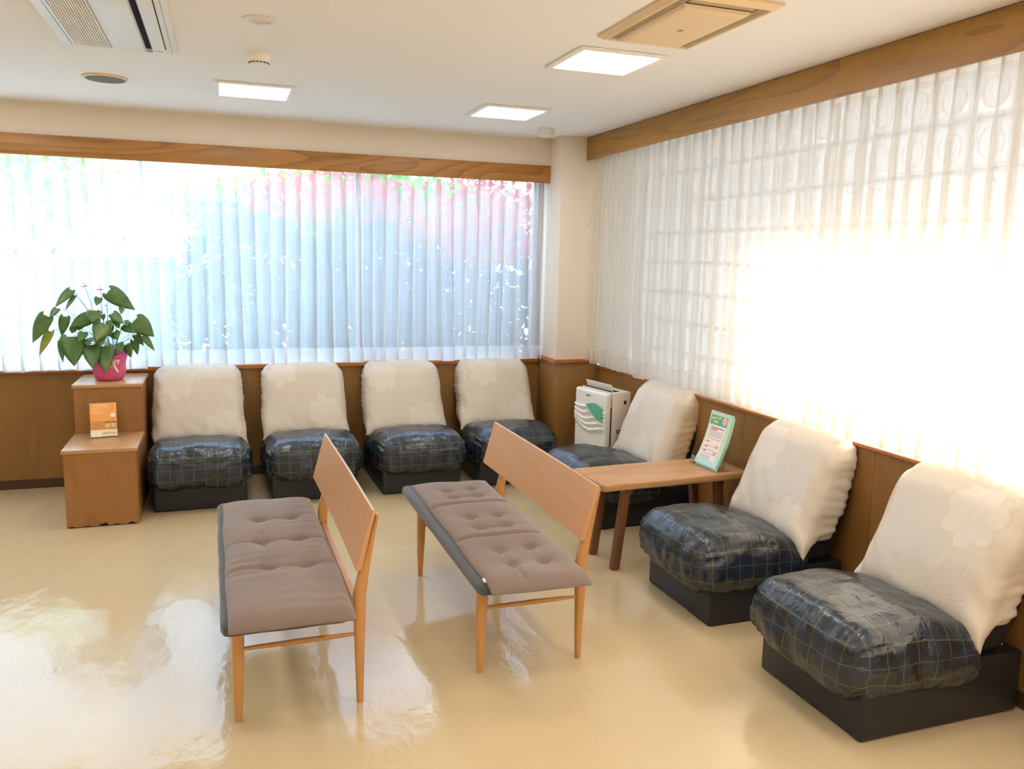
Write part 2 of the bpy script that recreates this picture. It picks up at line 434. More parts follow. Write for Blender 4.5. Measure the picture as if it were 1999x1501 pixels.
# pelmets
o = obj('curtain_pelmet', boxes(((XLEFT, YH-0.026, 2.176), (XL-0.001, YH-0.004, 2.304), 0.002), ((XLEFT, YH-0.004, 2.255), (XL-0.001, 6.115, 2.268))), M['pelmet'])
tag(o, 'oak pelmet board along the top of the back window', 'pelmet')
o = obj('curtain_pelmet', boxes(((XPF, YFRONT+0.01, 2.336), (XPF+0.022, YP-0.002, ZC-0.004), 0.002), ((XPF+0.022, YFRONT+0.01, 2.40), (XR+0.018, YP-0.002, 2.415))), M['pelmet_y'])
tag(o, 'oak pelmet board against the ceiling over the right-hand window', 'pelmet')

# ------------------------------------------------------------------ windows
def window_back():
    fr = new_bm(); y0, y1 = 6.205, 6.235
    xs = [XLEFT+0.25, -3.1, -1.85, -0.50, 0.95, 2.352]
    add_box(fr, (xs[0], y0, 0.812), (xs[-1], y1, 0.85)); add_box(fr, (xs[0], y0, 2.225), (xs[-1], y1, 2.27))
    for x in xs: add_box(fr, (x-0.012, y0, 0.85), (x+0.012, y1, 2.225))
    o = struct('window_1', fr, plain('window_aluminium', srgb(206, 208, 206), 0.4, Metallic=0.4), 'white-framed sliding window behind the sheer curtains')
    for a, b in zip(xs, xs[1:]):
        obj('pane', boxes(((a+0.012, 6.217, 0.85), (b-0.012, 6.223, 2.225))), M['glass'], o, smooth=False)
window_back()
def window_side():
    S = 0.196; y0 = YP-0.01; z0 = 0.815; nyb = 36; nzb = 8
    mo = new_bm(); X0, X1 = 2.86, 2.95
    for i in range(nyb+1): add_box(mo, (X0+0.008, y0-i*S-0.005, z0), (X0+0.016, y0-i*S+0.005, z0+nzb*S))
    for k in range(nzb+1): add_box(mo, (X0+0.009, y0-nyb*S, z0+k*S-0.005), (X0+0.015, y0, z0+k*S+0.005))
    o = struct('window_2', mo, M['mortar'], 'glass block window behind the side curtains')
    gb = new_bm(); h = S/2-0.005
    for i in range(nyb):
        for k in range(nzb):
            cy = y0-(i+0.5)*S; cz = z0+(k+0.5)*S
            for X, sg in ((X0, 1), ):
                def sq(a, x): return [Vector((x, cy-a, cz-a)), Vector((x, cy+a, cz-a)), Vector((x, cy+a, cz+a)), Vector((x, cy-a, cz+a))]
                def circ(a, x): return [Vector((x, cy+a*math.cos(2*PI*(q+0.5)/20-3*PI/4-PI/20), cz+a*math.sin(2*PI*(q+0.5)/20-3*PI/4-PI/20))) for q in range(20)]
                def sq20(a, x):
                    c4 = sq(a, x); out = []
                    for q in range(4):
                        for r in range(5): out.append(c4[q].lerp(c4[(q+1) % 4], r/5))
                    return out
                rings = [sq20(h, X+0.03), sq20(h, X+0.008), sq20(h-0.010, X), sq20(h-0.016, X+0.003), circ(0.066, X+0.003), circ(0.060, X-0.004), circ(0.052, X+0.002), circ(0.038, X+0.003), circ(0.033, X-0.001), circ(0.027, X+0.003)]
                add_loft(gb, rings, cap=False)
                r9 = rings[-1]; vs = [gb.verts.new(p) for p in r9]; gb.faces.new(vs)
    obj('glass_blocks', gb, M['block'], o, angle=25)
window_side()

# ------------------------------------------------------------------ curtains
def curtain(label, a, b, axis, base, z0, z1, mat, seed, period=0.105, amp=0.026, face=-1, corner=None, sway=0.0, over=0.020):
    """sheer pinch-pleated curtain from a to b along axis; base = plane it hangs in; face = side of the room"""
    L = b-a; npl = max(2, round(L/period)); per = L/npl; ns = npl*14; nr = 20
    rnd = random.Random(seed); ph = [rnd.uniform(-0.5, 0.5) for _ in range(npl+2)]; am = [rnd.uniform(0.75, 1.2) for _ in range(npl+2)]
    bm = new_bm(); uvl = bm.loops.layers.uv.new('UVMap'); grid = []
    H = z1-z0
    for j in range(nr+1):
        v = j/nr; v = v if v < 0.5 else v
        row = []
        for i in range(ns+1):
            t = i/ns*npl; k = int(min(t, npl-1e-6)); fr = t-k
            pk = ph[k]*(1-fr)+ph[k+1]*fr; ak = am[k]*(1-fr)+am[k+1]*fr
            c = math.cos(2*PI*(t + 0.16*pk*(1-v)))
            pinch = max(0.0, c)**5
            soft = 0.5+0.5*c
            top = max(0.0, min(1.0, (v-0.80)/0.16))
            prof = soft*(1-top)*ak*(1.0+0.35*(1-v)) + pinch*top*1.0
            prof += 0.22*(1-v)*nz(t*1.7, v*1.2, seed)*(1-top)
            off = amp*2*prof-amp
            s = a + L*i/ns + 0.010*(1-top)*math.sin(4*PI*t)*ak + sway*(1-v)**2*0.02*math.sin(t*0.9+seed) - over*math.sin(2*PI*t)*(1-top)*(0.6+0.4*(1-v))*ak
            s = max(a, min(b, s)) if i in (0, ns) else s
            z = z0 + H*v + (0.012*nz(t*0.8, 0, seed) if j == 0 else 0.0) - (0.004*(1-c) if j == 0 else 0)
            if corner and j < 5:
                dd = abs(t-corner*npl)
                if dd < 1.6: z += -0.03*(1-dd/1.6)*(1-j/5); off += -0.05*(1-dd/1.6)*(1-j/5)
            d = base + face*off
            row.append((bm.verts.new((s, d, z) if axis == 0 else (d, s, z)), (i/ns*L*1.7, v*1.42)))
        grid.append(row)
    for j in range(nr):
        for i in range(ns):
            q = (grid[j][i], grid[j][i+1], grid[j+1][i+1], grid[j+1][i])
            f = bm.faces.new([x[0] for x in q])
            for l, x in zip(f.loops, q): l[uvl].uv = x[1]
    o = obj('sheer_curtain', bm, mat, angle=180)
    return tag(o, label, 'curtain')
curtain('sheer white curtain on the back window, left panel behind the potted plant', XLEFT+0.28, -0.50, 0, 6.058, 0.806, 2.25, M['sheer_back'], 1, over=0.026)
curtain('sheer white curtain on the back window, middle panel above the first chairs', -0.515, 1.05, 0, 6.050, 0.826, 2.25, M['sheer_back'], 2, sway=1.0, over=0.029)
curtain('sheer white curtain on the back window, panel nearest the corner pillar', 1.035, 2.350, 0, 6.058, 0.822, 2.25, M['sheer_back'], 3, sway=1.0, over=0.029)
curtain('sheer cream curtain on the side window, panel in the corner above the air purifier', 4.965, 5.745, 1, 2.668, 0.826, 2.392, M['sheer_side'], 4, 0.078, 0.024, corner=0.06)
curtain('wide sheer cream curtain on the side window with the sun behind it', 2.235, 4.985, 1, 2.676, 0.832, 2.392, M['sheer_side'], 5, 0.098, 0.020)
curtain('sheer cream curtain on the side window, panel at the right edge of the photo', -1.35, 2.25, 1, 2.662, 0.806, 2.392, M['sheer_side'], 6, 0.11, 0.020)

# ------------------------------------------------------------------ lounge chairs
def make_chair(label, loc, rotz, seed, uvo, tipside=0, wrinkle=1.0, tuck=0.0, beige=False):
    """footprint 0.56 x 0.74, front towards local -y, origin at the middle of the footprint on the floor"""
    t = thing('lounge_chair', label, 'chair', loc, rotz, 'armless lounge chairs along the walls')
    # base box
    bm = new_bm(); add_box(bm, (-0.275, -0.37, 0.002), (0.275, 0.345, 0.235), 0.012, 3)
    obj('base', bm, M['black'], t)
    # backrest: black reclined slab
    lean = 0.40
    def back_def(p, pos, nrm):
        q = pos.copy(); q.y += lean*(q.z+0.27)
        q.y = min(q.y, 0.178)
        return Vector((q.x, q.y+0.180, q.z+0.50))
    bm, _ = rcube((0.268, 0.10, 0.275), (0.05, 0.06, 0.08), (12, 8, 14), back_def)
    obj('backrest', bm, M['black'], t)
    # plaid seat cover, puffed and wrinkled
    hx, hy, hz = 0.312, 0.305, 0.145
    def seat_def(p, pos, nrm):
        q = pos.copy()
        u, v, ww = p
        puff = (1-u*u)*(1-v*v)
        if ww > 0: q.z += 0.035*puff*ww
        q.z -= 0.05*max(0, v)*max(0, ww)            # falls towards the backrest
        low = max(0.0, -ww)
        # skirt draws in to the base below
        q.x *= 1-0.075*low**1.5; 
        if v < 0: q.y += 0.045*low**1.5
        q.y += -0.02*(1-u*u)*max(0, -v)
        side = max(abs(u), abs(v))**3
        a = u*hx if abs(v) > abs(u) else v*hy
        fold = nz(a*17, ww*1.6+3, 0, seed)*0.016 + nz(a*34, ww*2.5, 5, seed)*0.008
        q += nrm*fold*wrinkle*side*(0.35+0.65*(1-abs(ww+0.25)))
        q += nrm*(0.010*nz(q.x*7, q.y*7, q.z*7, seed) + 0.005*nz(q.x*18, q.y*11, q.z*18, seed+3))*wrinkle
        # pulled creases near front corners
        cr = math.exp(-(((abs(u)-0.9)/0.22)**2 + ((v+0.85)/0.3)**2))
        q += nrm*(-0.014)*cr*abs(math.sin(u*26+ww*7+seed))
        rim = 0.010*nz(a*26, 2.2, 1, seed)*low**3
        return Vector((q.x, q.y-0.145, q.z+0.250+rim))
    bm, vd = rcube((hx, hy, hz), (0.085, 0.11, 0.115), (44, 40, 22), seat_def, lambda ax, p: not (ax == 4))
    sc = obj('seat_cover', bm, M['plaid'], t, angle=180)
    sc['label'] = 'dark plaid vinyl seat cover'
    # piping seam along the front edge of the cushion
    pts = []
    for i in range(45):
        p = (-0.97+1.94*i/44, -1.0, 0.55)
        q = Vector((p[0]*hx, p[1]*hy, p[2]*hz)); rr = (0.085, 0.11, 0.115)
        inn = Vector([max(-(hh-ra), min(hh-ra, a)) for a, hh, ra in zip(q, (hx, hy, hz), rr)])
        d = Vector([(a-b)/ra for a, b, ra in zip(q, inn, rr)]).normalized()
        pos = inn+Vector([a*b for a, b in zip(d, rr)]); nrm = Vector([a/b for a, b in zip(d, rr)]).normalized()
        pts.append(seat_def(p, pos, nrm)+nrm*0.0005)
    bm = new_bm(); add_tube(bm, pts, 0.0028, 6); obj('piping', bm, M['black'], sc)
    # satin back cover
    HX, HY, HZ = 0.288, 0.118, 0.245
    def cov_def(p, pos, nrm):
        u, v, ww = p
        q = pos.copy()
        q.x *= 1.0-0.05*max(0, ww)**2+0.02*max(0, -ww)
        q.y += lean*(q.z+0.24)
        front = max(0.0, -v)
        q.z += 0.012*(1-u*u)*max(0, ww)
        q.y -= 0.018*(1-u*u)*(1-ww*ww)*front
        # loose hem: front corners drop and flare
        low = max(0.0, -ww)
        co = max(0.0, abs(u)-0.62)/0.38
        drop = low**3*front*co
        wgt = 1.0 if tipside == 0 else (1.9 if u*tipside > 0 else 0.5)
        q.x += math.copysign(0.044, u)*drop*min(wgt, 1.3)
        q.z -= 0.045*drop*wgt
        q.y -= 0.02*drop
        q.z += 0.012*nz(u*4, 0.3, 2, seed)*low**4
        side = max(0.0, abs(u)-0.55)/0.45
        gather = math.sin(q.z*150+seed+4*nz(q.z*9, v, seed))*0.0045*side*max(0, v+0.9)*0.6
        q += nrm*(gather*wrinkle + 0.006*nz(q.x*6, q.y*6, q.z*6, seed)*wrinkle)
        fold = nz((u*0.9+ww*0.5)*5.5, (u*0.4-ww)*1.7, 1.0, seed+9)
        q += nrm*0.009*wrinkle*fold*(0.3+0.7*side+0.4*low)
        edge = 0.010*nz(q.z*22, 0.5, u, seed+5)*max(0, v)
        q.y += edge
        q.y = min(q.y, 0.193)
        return Vector((q.x, q.y+0.172+0.0*tuck, q.z+0.572))
    def cov_keep(ax, p):
        if ax == 4: return False                                   # open below
        if ax == 3: return p[2] > 0.62                              # little return behind the top
        if ax in (0, 1): return p[1] < 0.62+0.3*max(0, p[2])        # side wraps, not to the back edge
        return True
    def uvf(ax, uv):
        if ax == 1: return (uv[0]+uvo[0], uv[1]+uvo[1])
        if ax == 2: return (uv[0]+uvo[0], HZ+uv[1]+HY+uvo[1])
        return (uv[0]+0.35+uvo[0], uv[1]+uvo[1])
    bm, _ = rcube((HX, HY, HZ), (0.07, 0.075, 0.085), (40, 18, 40), cov_def, cov_keep, uvf)
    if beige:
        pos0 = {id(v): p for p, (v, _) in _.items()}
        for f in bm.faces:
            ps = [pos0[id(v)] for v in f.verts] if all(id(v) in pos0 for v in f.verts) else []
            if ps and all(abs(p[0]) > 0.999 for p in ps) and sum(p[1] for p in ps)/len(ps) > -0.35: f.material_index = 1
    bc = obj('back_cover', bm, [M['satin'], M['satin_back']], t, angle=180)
    bc['label'] = 'white satin back cover with tone-on-tone flowers'
    sol = bc.modifiers.new('cloth', 'SOLIDIFY'); sol.thickness = 0.002; sol.offset = -1
    return t
BY = 5.335+0.37
RX = 1.985+0.37
make_chair('white-covered plaid lounge chair right beside the stepped wooden cabinet', (-0.175, BY-0.01, 0), 0.02, 11, (0.0, 0.0), 0.5)
make_chair('white-covered plaid lounge chair, second from the stepped cabinet, partly behind a bench backrest', (0.53, BY+0.02, 0), 0.015, 12, (0.02, -0.06), 0)
make_chair('white-covered plaid lounge chair at the back wall, fully seen between the two bench backrests', (1.245, BY+0.01, 0), 0.02, 13, (0.03, 0.0), 0)
make_chair('white-covered plaid lounge chair nearest the corner pillar, left of the air purifier', (1.955, BY+0.03, 0), -0.03, 14, (-0.04, -0.02), 0)
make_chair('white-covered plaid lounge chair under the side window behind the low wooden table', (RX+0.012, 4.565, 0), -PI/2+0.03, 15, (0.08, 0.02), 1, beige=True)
make_chair('white-covered plaid lounge chair under the side window just in front of the low table', (RX, 3.215, 0), -PI/2, 16, (0.0, 0.03), 1)
make_chair('white-covered plaid lounge chair closest to the camera at the bottom right', (RX, 2.290, 0), -PI/2, 17, (-0.28, 0.02), 1)

# ------------------------------------------------------------------ benches
def make_bench(label, loc, rotz):
    t = thing('wooden_bench', label, 'bench', loc, rotz, 'wooden benches with upholstered seats')
    # local: x across (backrest at +x), y along, origin under the seat middle
    L = 0.705; W = 0.208; ly = 0.515
    def leg(x, y, ztop, dx):
        bm = new_bm(); rings = []
        for k in range(9):
            f = k/8; z = ztop*f; h = 0.0115+0.0095*math.sin(min(1, f*1.15)*PI/2)
            rings.append(superring((x+dx*(1-f), y, z+0.001), h, h, 3.2, 16))
        add_loft(bm, rings); return bm
    for y in (-ly, ly): obj('leg', leg(-0.205, y, 0.37, -0.006), M['benchleg'], t)
    for y in (-ly, ly):                                          # rear legs rise into the backrest posts
        bm = new_bm(); rings = []
        for k in range(15):
            z = 0.70*k/14; f = min(1, z/0.40)
            hx = 0.0115+0.0115*f if z < 0.42 else 0.023-0.017*(z-0.42)/0.28
            hy = 0.0115+0.010*f if z < 0.42 else 0.0215-0.006*(z-0.42)/0.28
            x = 0.206 + (0.0 if z < 0.40 else 0.26*(z-0.40)**1.15)
            rings.append(superring((x, y, z+0.001), hx, hy, 3.0, 16))
        add_loft(bm, rings); obj('leg', bm, M['benchleg'], t)
    for y in (-ly, ly):
        bm = new_bm(); add_tube(bm, [(-0.205, y, 0.262), (-0.1, y, 0.262), (0.0, y, 0.262), (0.1, y, 0.262), (0.205, y, 0.262)], [0.006, 0.009, 0.010, 0.009, 0.006], 10)
        obj('stretcher', bm, M['benchleg'], t)
        obj('apron', boxes(((-0.19, y-0.011, 0.322), (0.19, y+0.011, 0.352), 0.004)), M['benchleg'], t)
    for x in (-0.19, 0.206):
        obj('side_rail', boxes(((x-0.011, -ly+0.01, 0.325), (x+0.011, ly-0.01, 0.358), 0.004)), M['benchleg'], t)
    def pad_def(p, pos, nrm):
        q = pos.copy(); q += nrm*0.003*nz(q.x*9, q.y*9, q.z*9, loc[0])
        return Vector((q.x-0.053, q.y+0.055, q.z+0.387))
    bm, _ = rcube((W, L, 0.025), (0.03, 0.03, 0.019), (16, 40, 6), pad_def)
    o = obj('seat_pad', bm, M['char'], t); o['label'] = 'charcoal upholstered seat'
    # backrest board: leaning, bevelled, wedge-shaped at the ends
    bm = new_bm(); n = 24; rings = []
    for k in range(n+1):
        y = -0.535+1.285*k/n
        e = 0.0
        prof = [(0.196, 0.505), (0.203, 0.500), (0.216, 0.507), (0.262, 0.722), (0.258, 0.728), (0.252, 0.724)]
        rings.append([Vector((x+0.004*math.cos(PI*(k/n-0.5))-0.004, y+(z-0.5)*(-0.10 if k == 0 else 0.0)+(0.06*(0.72-z) if k == n else 0), z)) for x, z in prof])
    add_loft(bm, rings); obj('backrest', bm, M['bench'], t, angle=25)
    return t
B1 = (0.212, 3.296, 0); B2 = (1.112, 3.376, 0)
make_bench('wooden bench with one-piece mauve cushion, left one of the two', B1, 0.012)
make_bench('wooden bench with folding mauve cushion, right one next to the low table', B2, 0.0)

def make_cushion(label, loc, rotz, W, L, tufts, creases, seams, seed, thick=0.034, droop=0.0, wr=1.0, tag_piece=False):
    bm = new_bm(); nx, ny = 44, 120
    def h(x, y):
        ex = 1-(abs(x)/W)**6; ey = 1-(abs(y)/L)**10
        z = thick*max(0.0, ex)**0.5*max(0.0, ey)**0.5
        z += 0.004*nz(x*9, y*6, 0, seed)
        for tx, ty in tufts:
            d2 = ((x-tx)**2+(y-ty)**2)
            z -= 0.026*math.exp(-d2/0.0006) + 0.010*math.exp(-d2/0.006)
        for (x0, y0, x1, y1) in creases:
            dx, dy = x1-x0, y1-y0; ll = dx*dx+dy*dy
            tt = max(0, min(1, ((x-x0)*dx+(y-y0)*dy)/ll))
            d = math.hypot(x-x0-tt*dx, y-y0-tt*dy)
            z -= 0.009*math.exp(-(d/0.010)**2)
        for sy in seams:
            z -= 0.022*math.exp(-((y-sy)/0.012)**2)
        z += wr*0.0022*math.sin(y*85+4*nz(x*7, y*5, 3, seed))*max(0, nz(x*4, y*4, 1, seed)+0.25)
        return max(z, 0.004)
    top, bot = [], []
    for j in range(ny+1):
        y = -L+2*L*j/ny; r1, r2 = [], []
        for i in range(nx+1):
            x = -W+2*W*i/nx
            xo = x*(1+0.012*math.sin(y*11+seed)); yo = y + 0.012*nz(x*5, y, 3, seed)*abs(y/L)**4
            dz = -droop*max(0, (-y-(L-0.075))/0.075)**2
            e = max(abs(x)/W, abs(y)/L)
            r1.append(bm.verts.new((xo, yo, h(x, y)+dz))); r2.append(bm.verts.new((xo, yo, 0.001+dz)))
        top.append(r1); bot.append(r2)
    for j in range(ny):
        for i in range(nx):
            bm.faces.new((top[j][i], top[j][i+1], top[j+1][i+1], top[j+1][i]))
            bm.faces.new((bot[j][i], bot[j+1][i], bot[j+1][i+1], bot[j][i+1]))
    for j in range(ny):
        bm.faces.new((top[j][0], top[j+1][0], bot[j+1][0], bot[j][0])); bm.faces.new((top[j][nx], bot[j][nx], bot[j+1][nx], top[j+1][nx]))
    for i in range(nx):
        bm.faces.new((top[0][i], bot[0][i], bot[0][i+1], top[0][i+1])); bm.faces.new((top[ny][i], top[ny][i+1], bot[ny][i+1], bot[ny][i]))
    o = obj('seat_cushion', bm, M['mauve'], angle=180); o.location = loc; o.rotation_euler = (0, 0, rotz)
    tag(o, label, 'cushion', 'mauve bench cushions')
    # tuft buttons
    for tx, ty in tufts:
        b = new_bm(); add_lathe(b, [(0.001, 0.003), (0.004, 0.0025), (0.006, 0.001), (0.006, 0)], (tx, ty, h(tx, ty)-0.001), 8)
        obj('tuft', b, M['char'], o)
    # piped edge
    b = new_bm(); pts = [(-W, -L, 0.006), (W, -L, 0.006-droop), (W, L, 0.006), (-W, L, 0.006), (-W, -L, 0.006)]
    if tag_piece:
        b2 = boxes(((-W-0.006, -L+0.075, 0.004), (-W+0.002, -L+0.10, 0.012)))
        p = obj('care_tag', b2, M['white_plastic'], o); p['label'] = 'white care tag'
    return o
make_cushion('one-piece mauve tufted cushion on the left bench', (B1[0]-0.036, B1[1]-0.010, 0.4130), 0.012, 0.203, 0.70,
             [(-0.055, 0.33), (0.085, 0.33), (-0.055, 0.05), (0.085, 0.05), (-0.050, -0.25), (0.085, -0.25)],
             [(-0.055, 0.33, 0.085, 0.33), (-0.20, 0.05, 0.2, 0.05), (-0.2, -0.25, 0.2, -0.25), (-0.055, 0.14, -0.05, -0.25)], [], 5, 0.044, 0.012)
make_cushion('mauve three-section folding cushion on the right bench', (B2[0]-0.024, B2[1]-0.005, 0.4130), -0.012, 0.200, 0.71,
             [(-0.06, -0.36), (0.07, -0.36), (-0.06, -0.52), (0.07, -0.52), (-0.06, 0.075), (0.07, 0.075), (-0.06, -0.07), (0.07, -0.07), (-0.06, 0.52), (0.07, 0.52), (-0.06, 0.40), (0.07, 0.40)],
             [(-0.06, -0.52, -0.06, -0.66), (-0.06, -0.36, -0.06, -0.52), (-0.06, -0.07, 0.07, -0.07), (-0.06, 0.4, 0.07, 0.4)], [-0.20, 0.27], 6, 0.032, 0.020, 0.3, True)

# ------------------------------------------------------------------ low table
def make_table():
    t = thing('low_table', 'low worn wooden table standing between two lounge chairs under the side window', 'table', (2.225, 3.830, 0), 0.05)
    bm = new_bm(); n = 30
    rings = []
    def outline(y, sg): return 0
    hx, hy = 0.452, 0.182
    def tdef(p, pos, nrm):
        q = pos.copy()
        if abs(p[1]) > 0.9: q.y += 0.006*nz(q.x*5, p[1], 0)+0.003*nz(q.x*16, p[1], 2)
        if abs(p[0]) > 0.9: q.x += 0.006*nz(q.y*6, p[0], 4)
        q.z += 0.0015*nz(q.x*7, q.y*7, 1)
        return Vector((q.x, q.y, q.z+0.459))
    bm, _ = rcube((hx, hy, 0.021), (0.012, 0.012, 0.010), (40, 22, 6), tdef)
    obj('table_top', bm, M['table'], t)
    for sx in (-1, 1):
        for sy in (-1, 1):
            tx, ty = sx*0.285, sy*0.118; bx, by = sx*0.338, sy*0.122
            b = new_bm()
            rings = [superring((bx+(tx-bx)*k/6, by+(ty-by)*k/6, 0.001+0.440*k/6), 0.0215, 0.0215, 9, 16) for k in range(7)]
            add_loft(b, rings); obj('leg', b, M['tableleg'], t, angle=50)
    for sx in (-1, 1):
        obj('cleat', boxes(((sx*0.285-0.025, -0.15, 0.412), (sx*0.285+0.025, 0.15, 0.440), 0.004)), M['tableleg'], t)
    return t
make_table()

# ------------------------------------------------------------------ stepped cabinet
def make_cabinet():
    t = thing('step_cabinet', 'two-step wooden cabinet at the left end of the chair row', 'cabinet', (-0.70, 5.62, 0))
    x0, x1 = -0.196, 0.196
    obj('lower_body', boxes(((x0+0.004, -0.48, 0.004), (x1-0.004, 0.0, 0.440), 0.0015)), M['cab'], t, smooth=False)
    obj('lower_top', boxes(((x0-0.004, -0.487, 0.440), (x1+0.004, 0.0, 0.462), 0.003)), M['cabtop_lit'], t)
    obj('upper_body', boxes(((x0+0.004, -0.013, 0.4625), (x1-0.004, 0.475, 0.748), 0.0015), ((x0+0.004, 0.001, 0.004), (x1-0.004, 0.475, 0.4620), 0.001)), M['cab'], t, smooth=False)
    obj('upper_top', boxes(((x0-0.004, -0.020, 0.748), (x1+0.004, 0.478, 0.770), 0.003)), M['cabtop_lit'], t)
    # chipped dark patches along the foot
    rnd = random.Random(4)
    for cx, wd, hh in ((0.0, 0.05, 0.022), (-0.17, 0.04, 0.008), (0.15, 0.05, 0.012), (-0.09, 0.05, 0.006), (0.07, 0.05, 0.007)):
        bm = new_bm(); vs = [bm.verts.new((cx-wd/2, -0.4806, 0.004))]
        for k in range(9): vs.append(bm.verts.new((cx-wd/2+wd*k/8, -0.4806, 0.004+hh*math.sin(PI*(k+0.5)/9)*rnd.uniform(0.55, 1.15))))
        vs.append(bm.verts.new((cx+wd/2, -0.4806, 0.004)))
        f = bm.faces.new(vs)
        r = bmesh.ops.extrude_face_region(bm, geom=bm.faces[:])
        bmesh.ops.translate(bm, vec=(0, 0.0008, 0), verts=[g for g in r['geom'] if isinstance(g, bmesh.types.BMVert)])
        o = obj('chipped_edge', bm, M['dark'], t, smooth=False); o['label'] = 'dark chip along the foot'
make_cabinet()

# ------------------------------------------------------------------ leaflets
def holder_and_card():
    loc = (-0.715, 5.475, 0.4625); rz = 0.10
    h = thing('leaflet_holder', 'clear acrylic card holder with blue Japanese lettering on the lower cabinet step', 'holder', loc, rz)
    lean = 0.20
    R = Matrix.Rotation(-lean, 4, 'X')
    bm = new_bm()
    add_box(bm, (-0.078, -0.012, 0.0), (0.078, -0.0095, 0.098), 0, 2, R); add_box(bm, (-0.078, 0.010, 0.0), (0.078, 0.0125, 0.20), 0, 2, R)
    add_box(bm, (-0.078, -0.0095, 0.0), (-0.0755, 0.010, 0.098), 0, 2, R); add_box(bm, (0.0755, -0.0095, 0.0), (0.078, 0.010, 0.098), 0, 2, R)
    add_box(bm, (-0.078, -0.012, 0.0), (0.078, 0.0125, 0.003), 0, 2, R); add_box(bm, (-0.06, 0.012, 0.0), (0.06, 0.07, 0.003))
    obj('pocket', bm, M['acrylic'], h, smooth=False)
    cream = plain('cream_strip', srgb(244, 226, 192), 0.6); blue = plain('blue_print', srgb(70, 84, 140), 0.6)
    bm = new_bm(); add_box(bm, (-0.074, -0.0145, 0.004), (0.074, -0.0125, 0.046), 0, 2, R); obj('label_strip', bm, cream, h, smooth=False)
    p = R @ Vector((0.008, -0.0152, 0.022)); text('lettering', 'ご自由にお取り下さい', 0.0128, blue, h, p, (PI/2-lean, 0, 0))
    white = plain('white_print', srgb(246, 240, 226), 0.6)
    bm = new_bm(); add_box(bm, (-0.066, -0.0158, 0.002), (-0.046, -0.0146, 0.042), 0, 2, R); add_box(bm, (-0.043, -0.0158, 0.002), (-0.014, -0.0146, 0.040), 0, 2, R)
    obj_pieces('paper_slip', bm, white, h)
    c = thing('leaflet_card', 'orange leaflet card standing in the clear holder on the cabinet', 'leaflet', loc, rz)
    org = plain('orange_card', srgb(244, 172, 92), 0.55)
    bm = new_bm(); add_box(bm, (-0.0735, -0.006, 0.004), (0.0735, 0.006, 0.210), 0, 2, R); obj('card', bm, org, c, smooth=False)
    pale = plain('pale_print', srgb(252, 226, 180), 0.6); bm = new_bm()
    def mark(bm, x, z, w_, h_): add_box(bm, (x, -0.0066, z), (x+w_, -0.0061, z+h_), 0, 2, R)
    rnd = random.Random(3)
    mark(bm, -0.058, 0.193, 0.082, 0.0045)
    for z, n_, hh in ((0.176, 9, 0.009), (0.160, 6, 0.007), (0.144, 7, 0.010)):
        x = -0.060
        for k in range(n_):
            w_ = rnd.uniform(0.006, 0.009); mark(bm, x, z, w_, hh*0.3); mark(bm, x+w_*0.35, z, w_*0.25, hh); mark(bm, x, z+hh*0.7, w_, hh*0.2); x += 0.0095
    for (x, z) in ((0.020, 0.057), (0.052, 0.059)): mark(bm, x-0.010, z, 0.024, 0.026)
    b2 = new_bm()
    for a in range(16):
        pass
    add_lathe(b2, [(0.0135, 0), (0.0135, 0.0006)], (0, 0, 0), 20)
    bmesh.ops.transform(b2, matrix=R @ Matrix.Translation((0.052, -0.0061, 0.132)) @ Matrix.Rotation(PI/2, 4, 'X'), verts=b2.verts[:])
    obj_pieces('print_mark', bm, pale, c); obj('round_mark', b2, white, c, smooth=False)
    dk = plain('olive_print', srgb(110, 96, 40), 0.6); bm = new_bm()
    mark(bm, 0.008, 0.086, 0.026, 0.006); mark(bm, 0.041, 0.088, 0.028, 0.006)
    obj_pieces('print_mark', bm, dk, c); bm = new_bm()
    for k in range(4): mark(bm, -0.052, 0.060+0.010*k, 0.040 if k < 3 else 0.060, 0.0014)
    obj_pieces('print_mark', bm, plain('faint_print', srgb(216, 146, 74), 0.6), c)
    rd = plain('red_print', srgb(226, 120, 70), 0.6); bm = new_bm(); mark(bm, 0.045, 0.165, 0.007, 0.006); mark(bm, 0.024, 0.156, 0.007, 0.005); mark(bm, 0.048, 0.108, 0.010, 0.010)
    obj_pieces('print_mark', bm, rd, c)
holder_and_card()

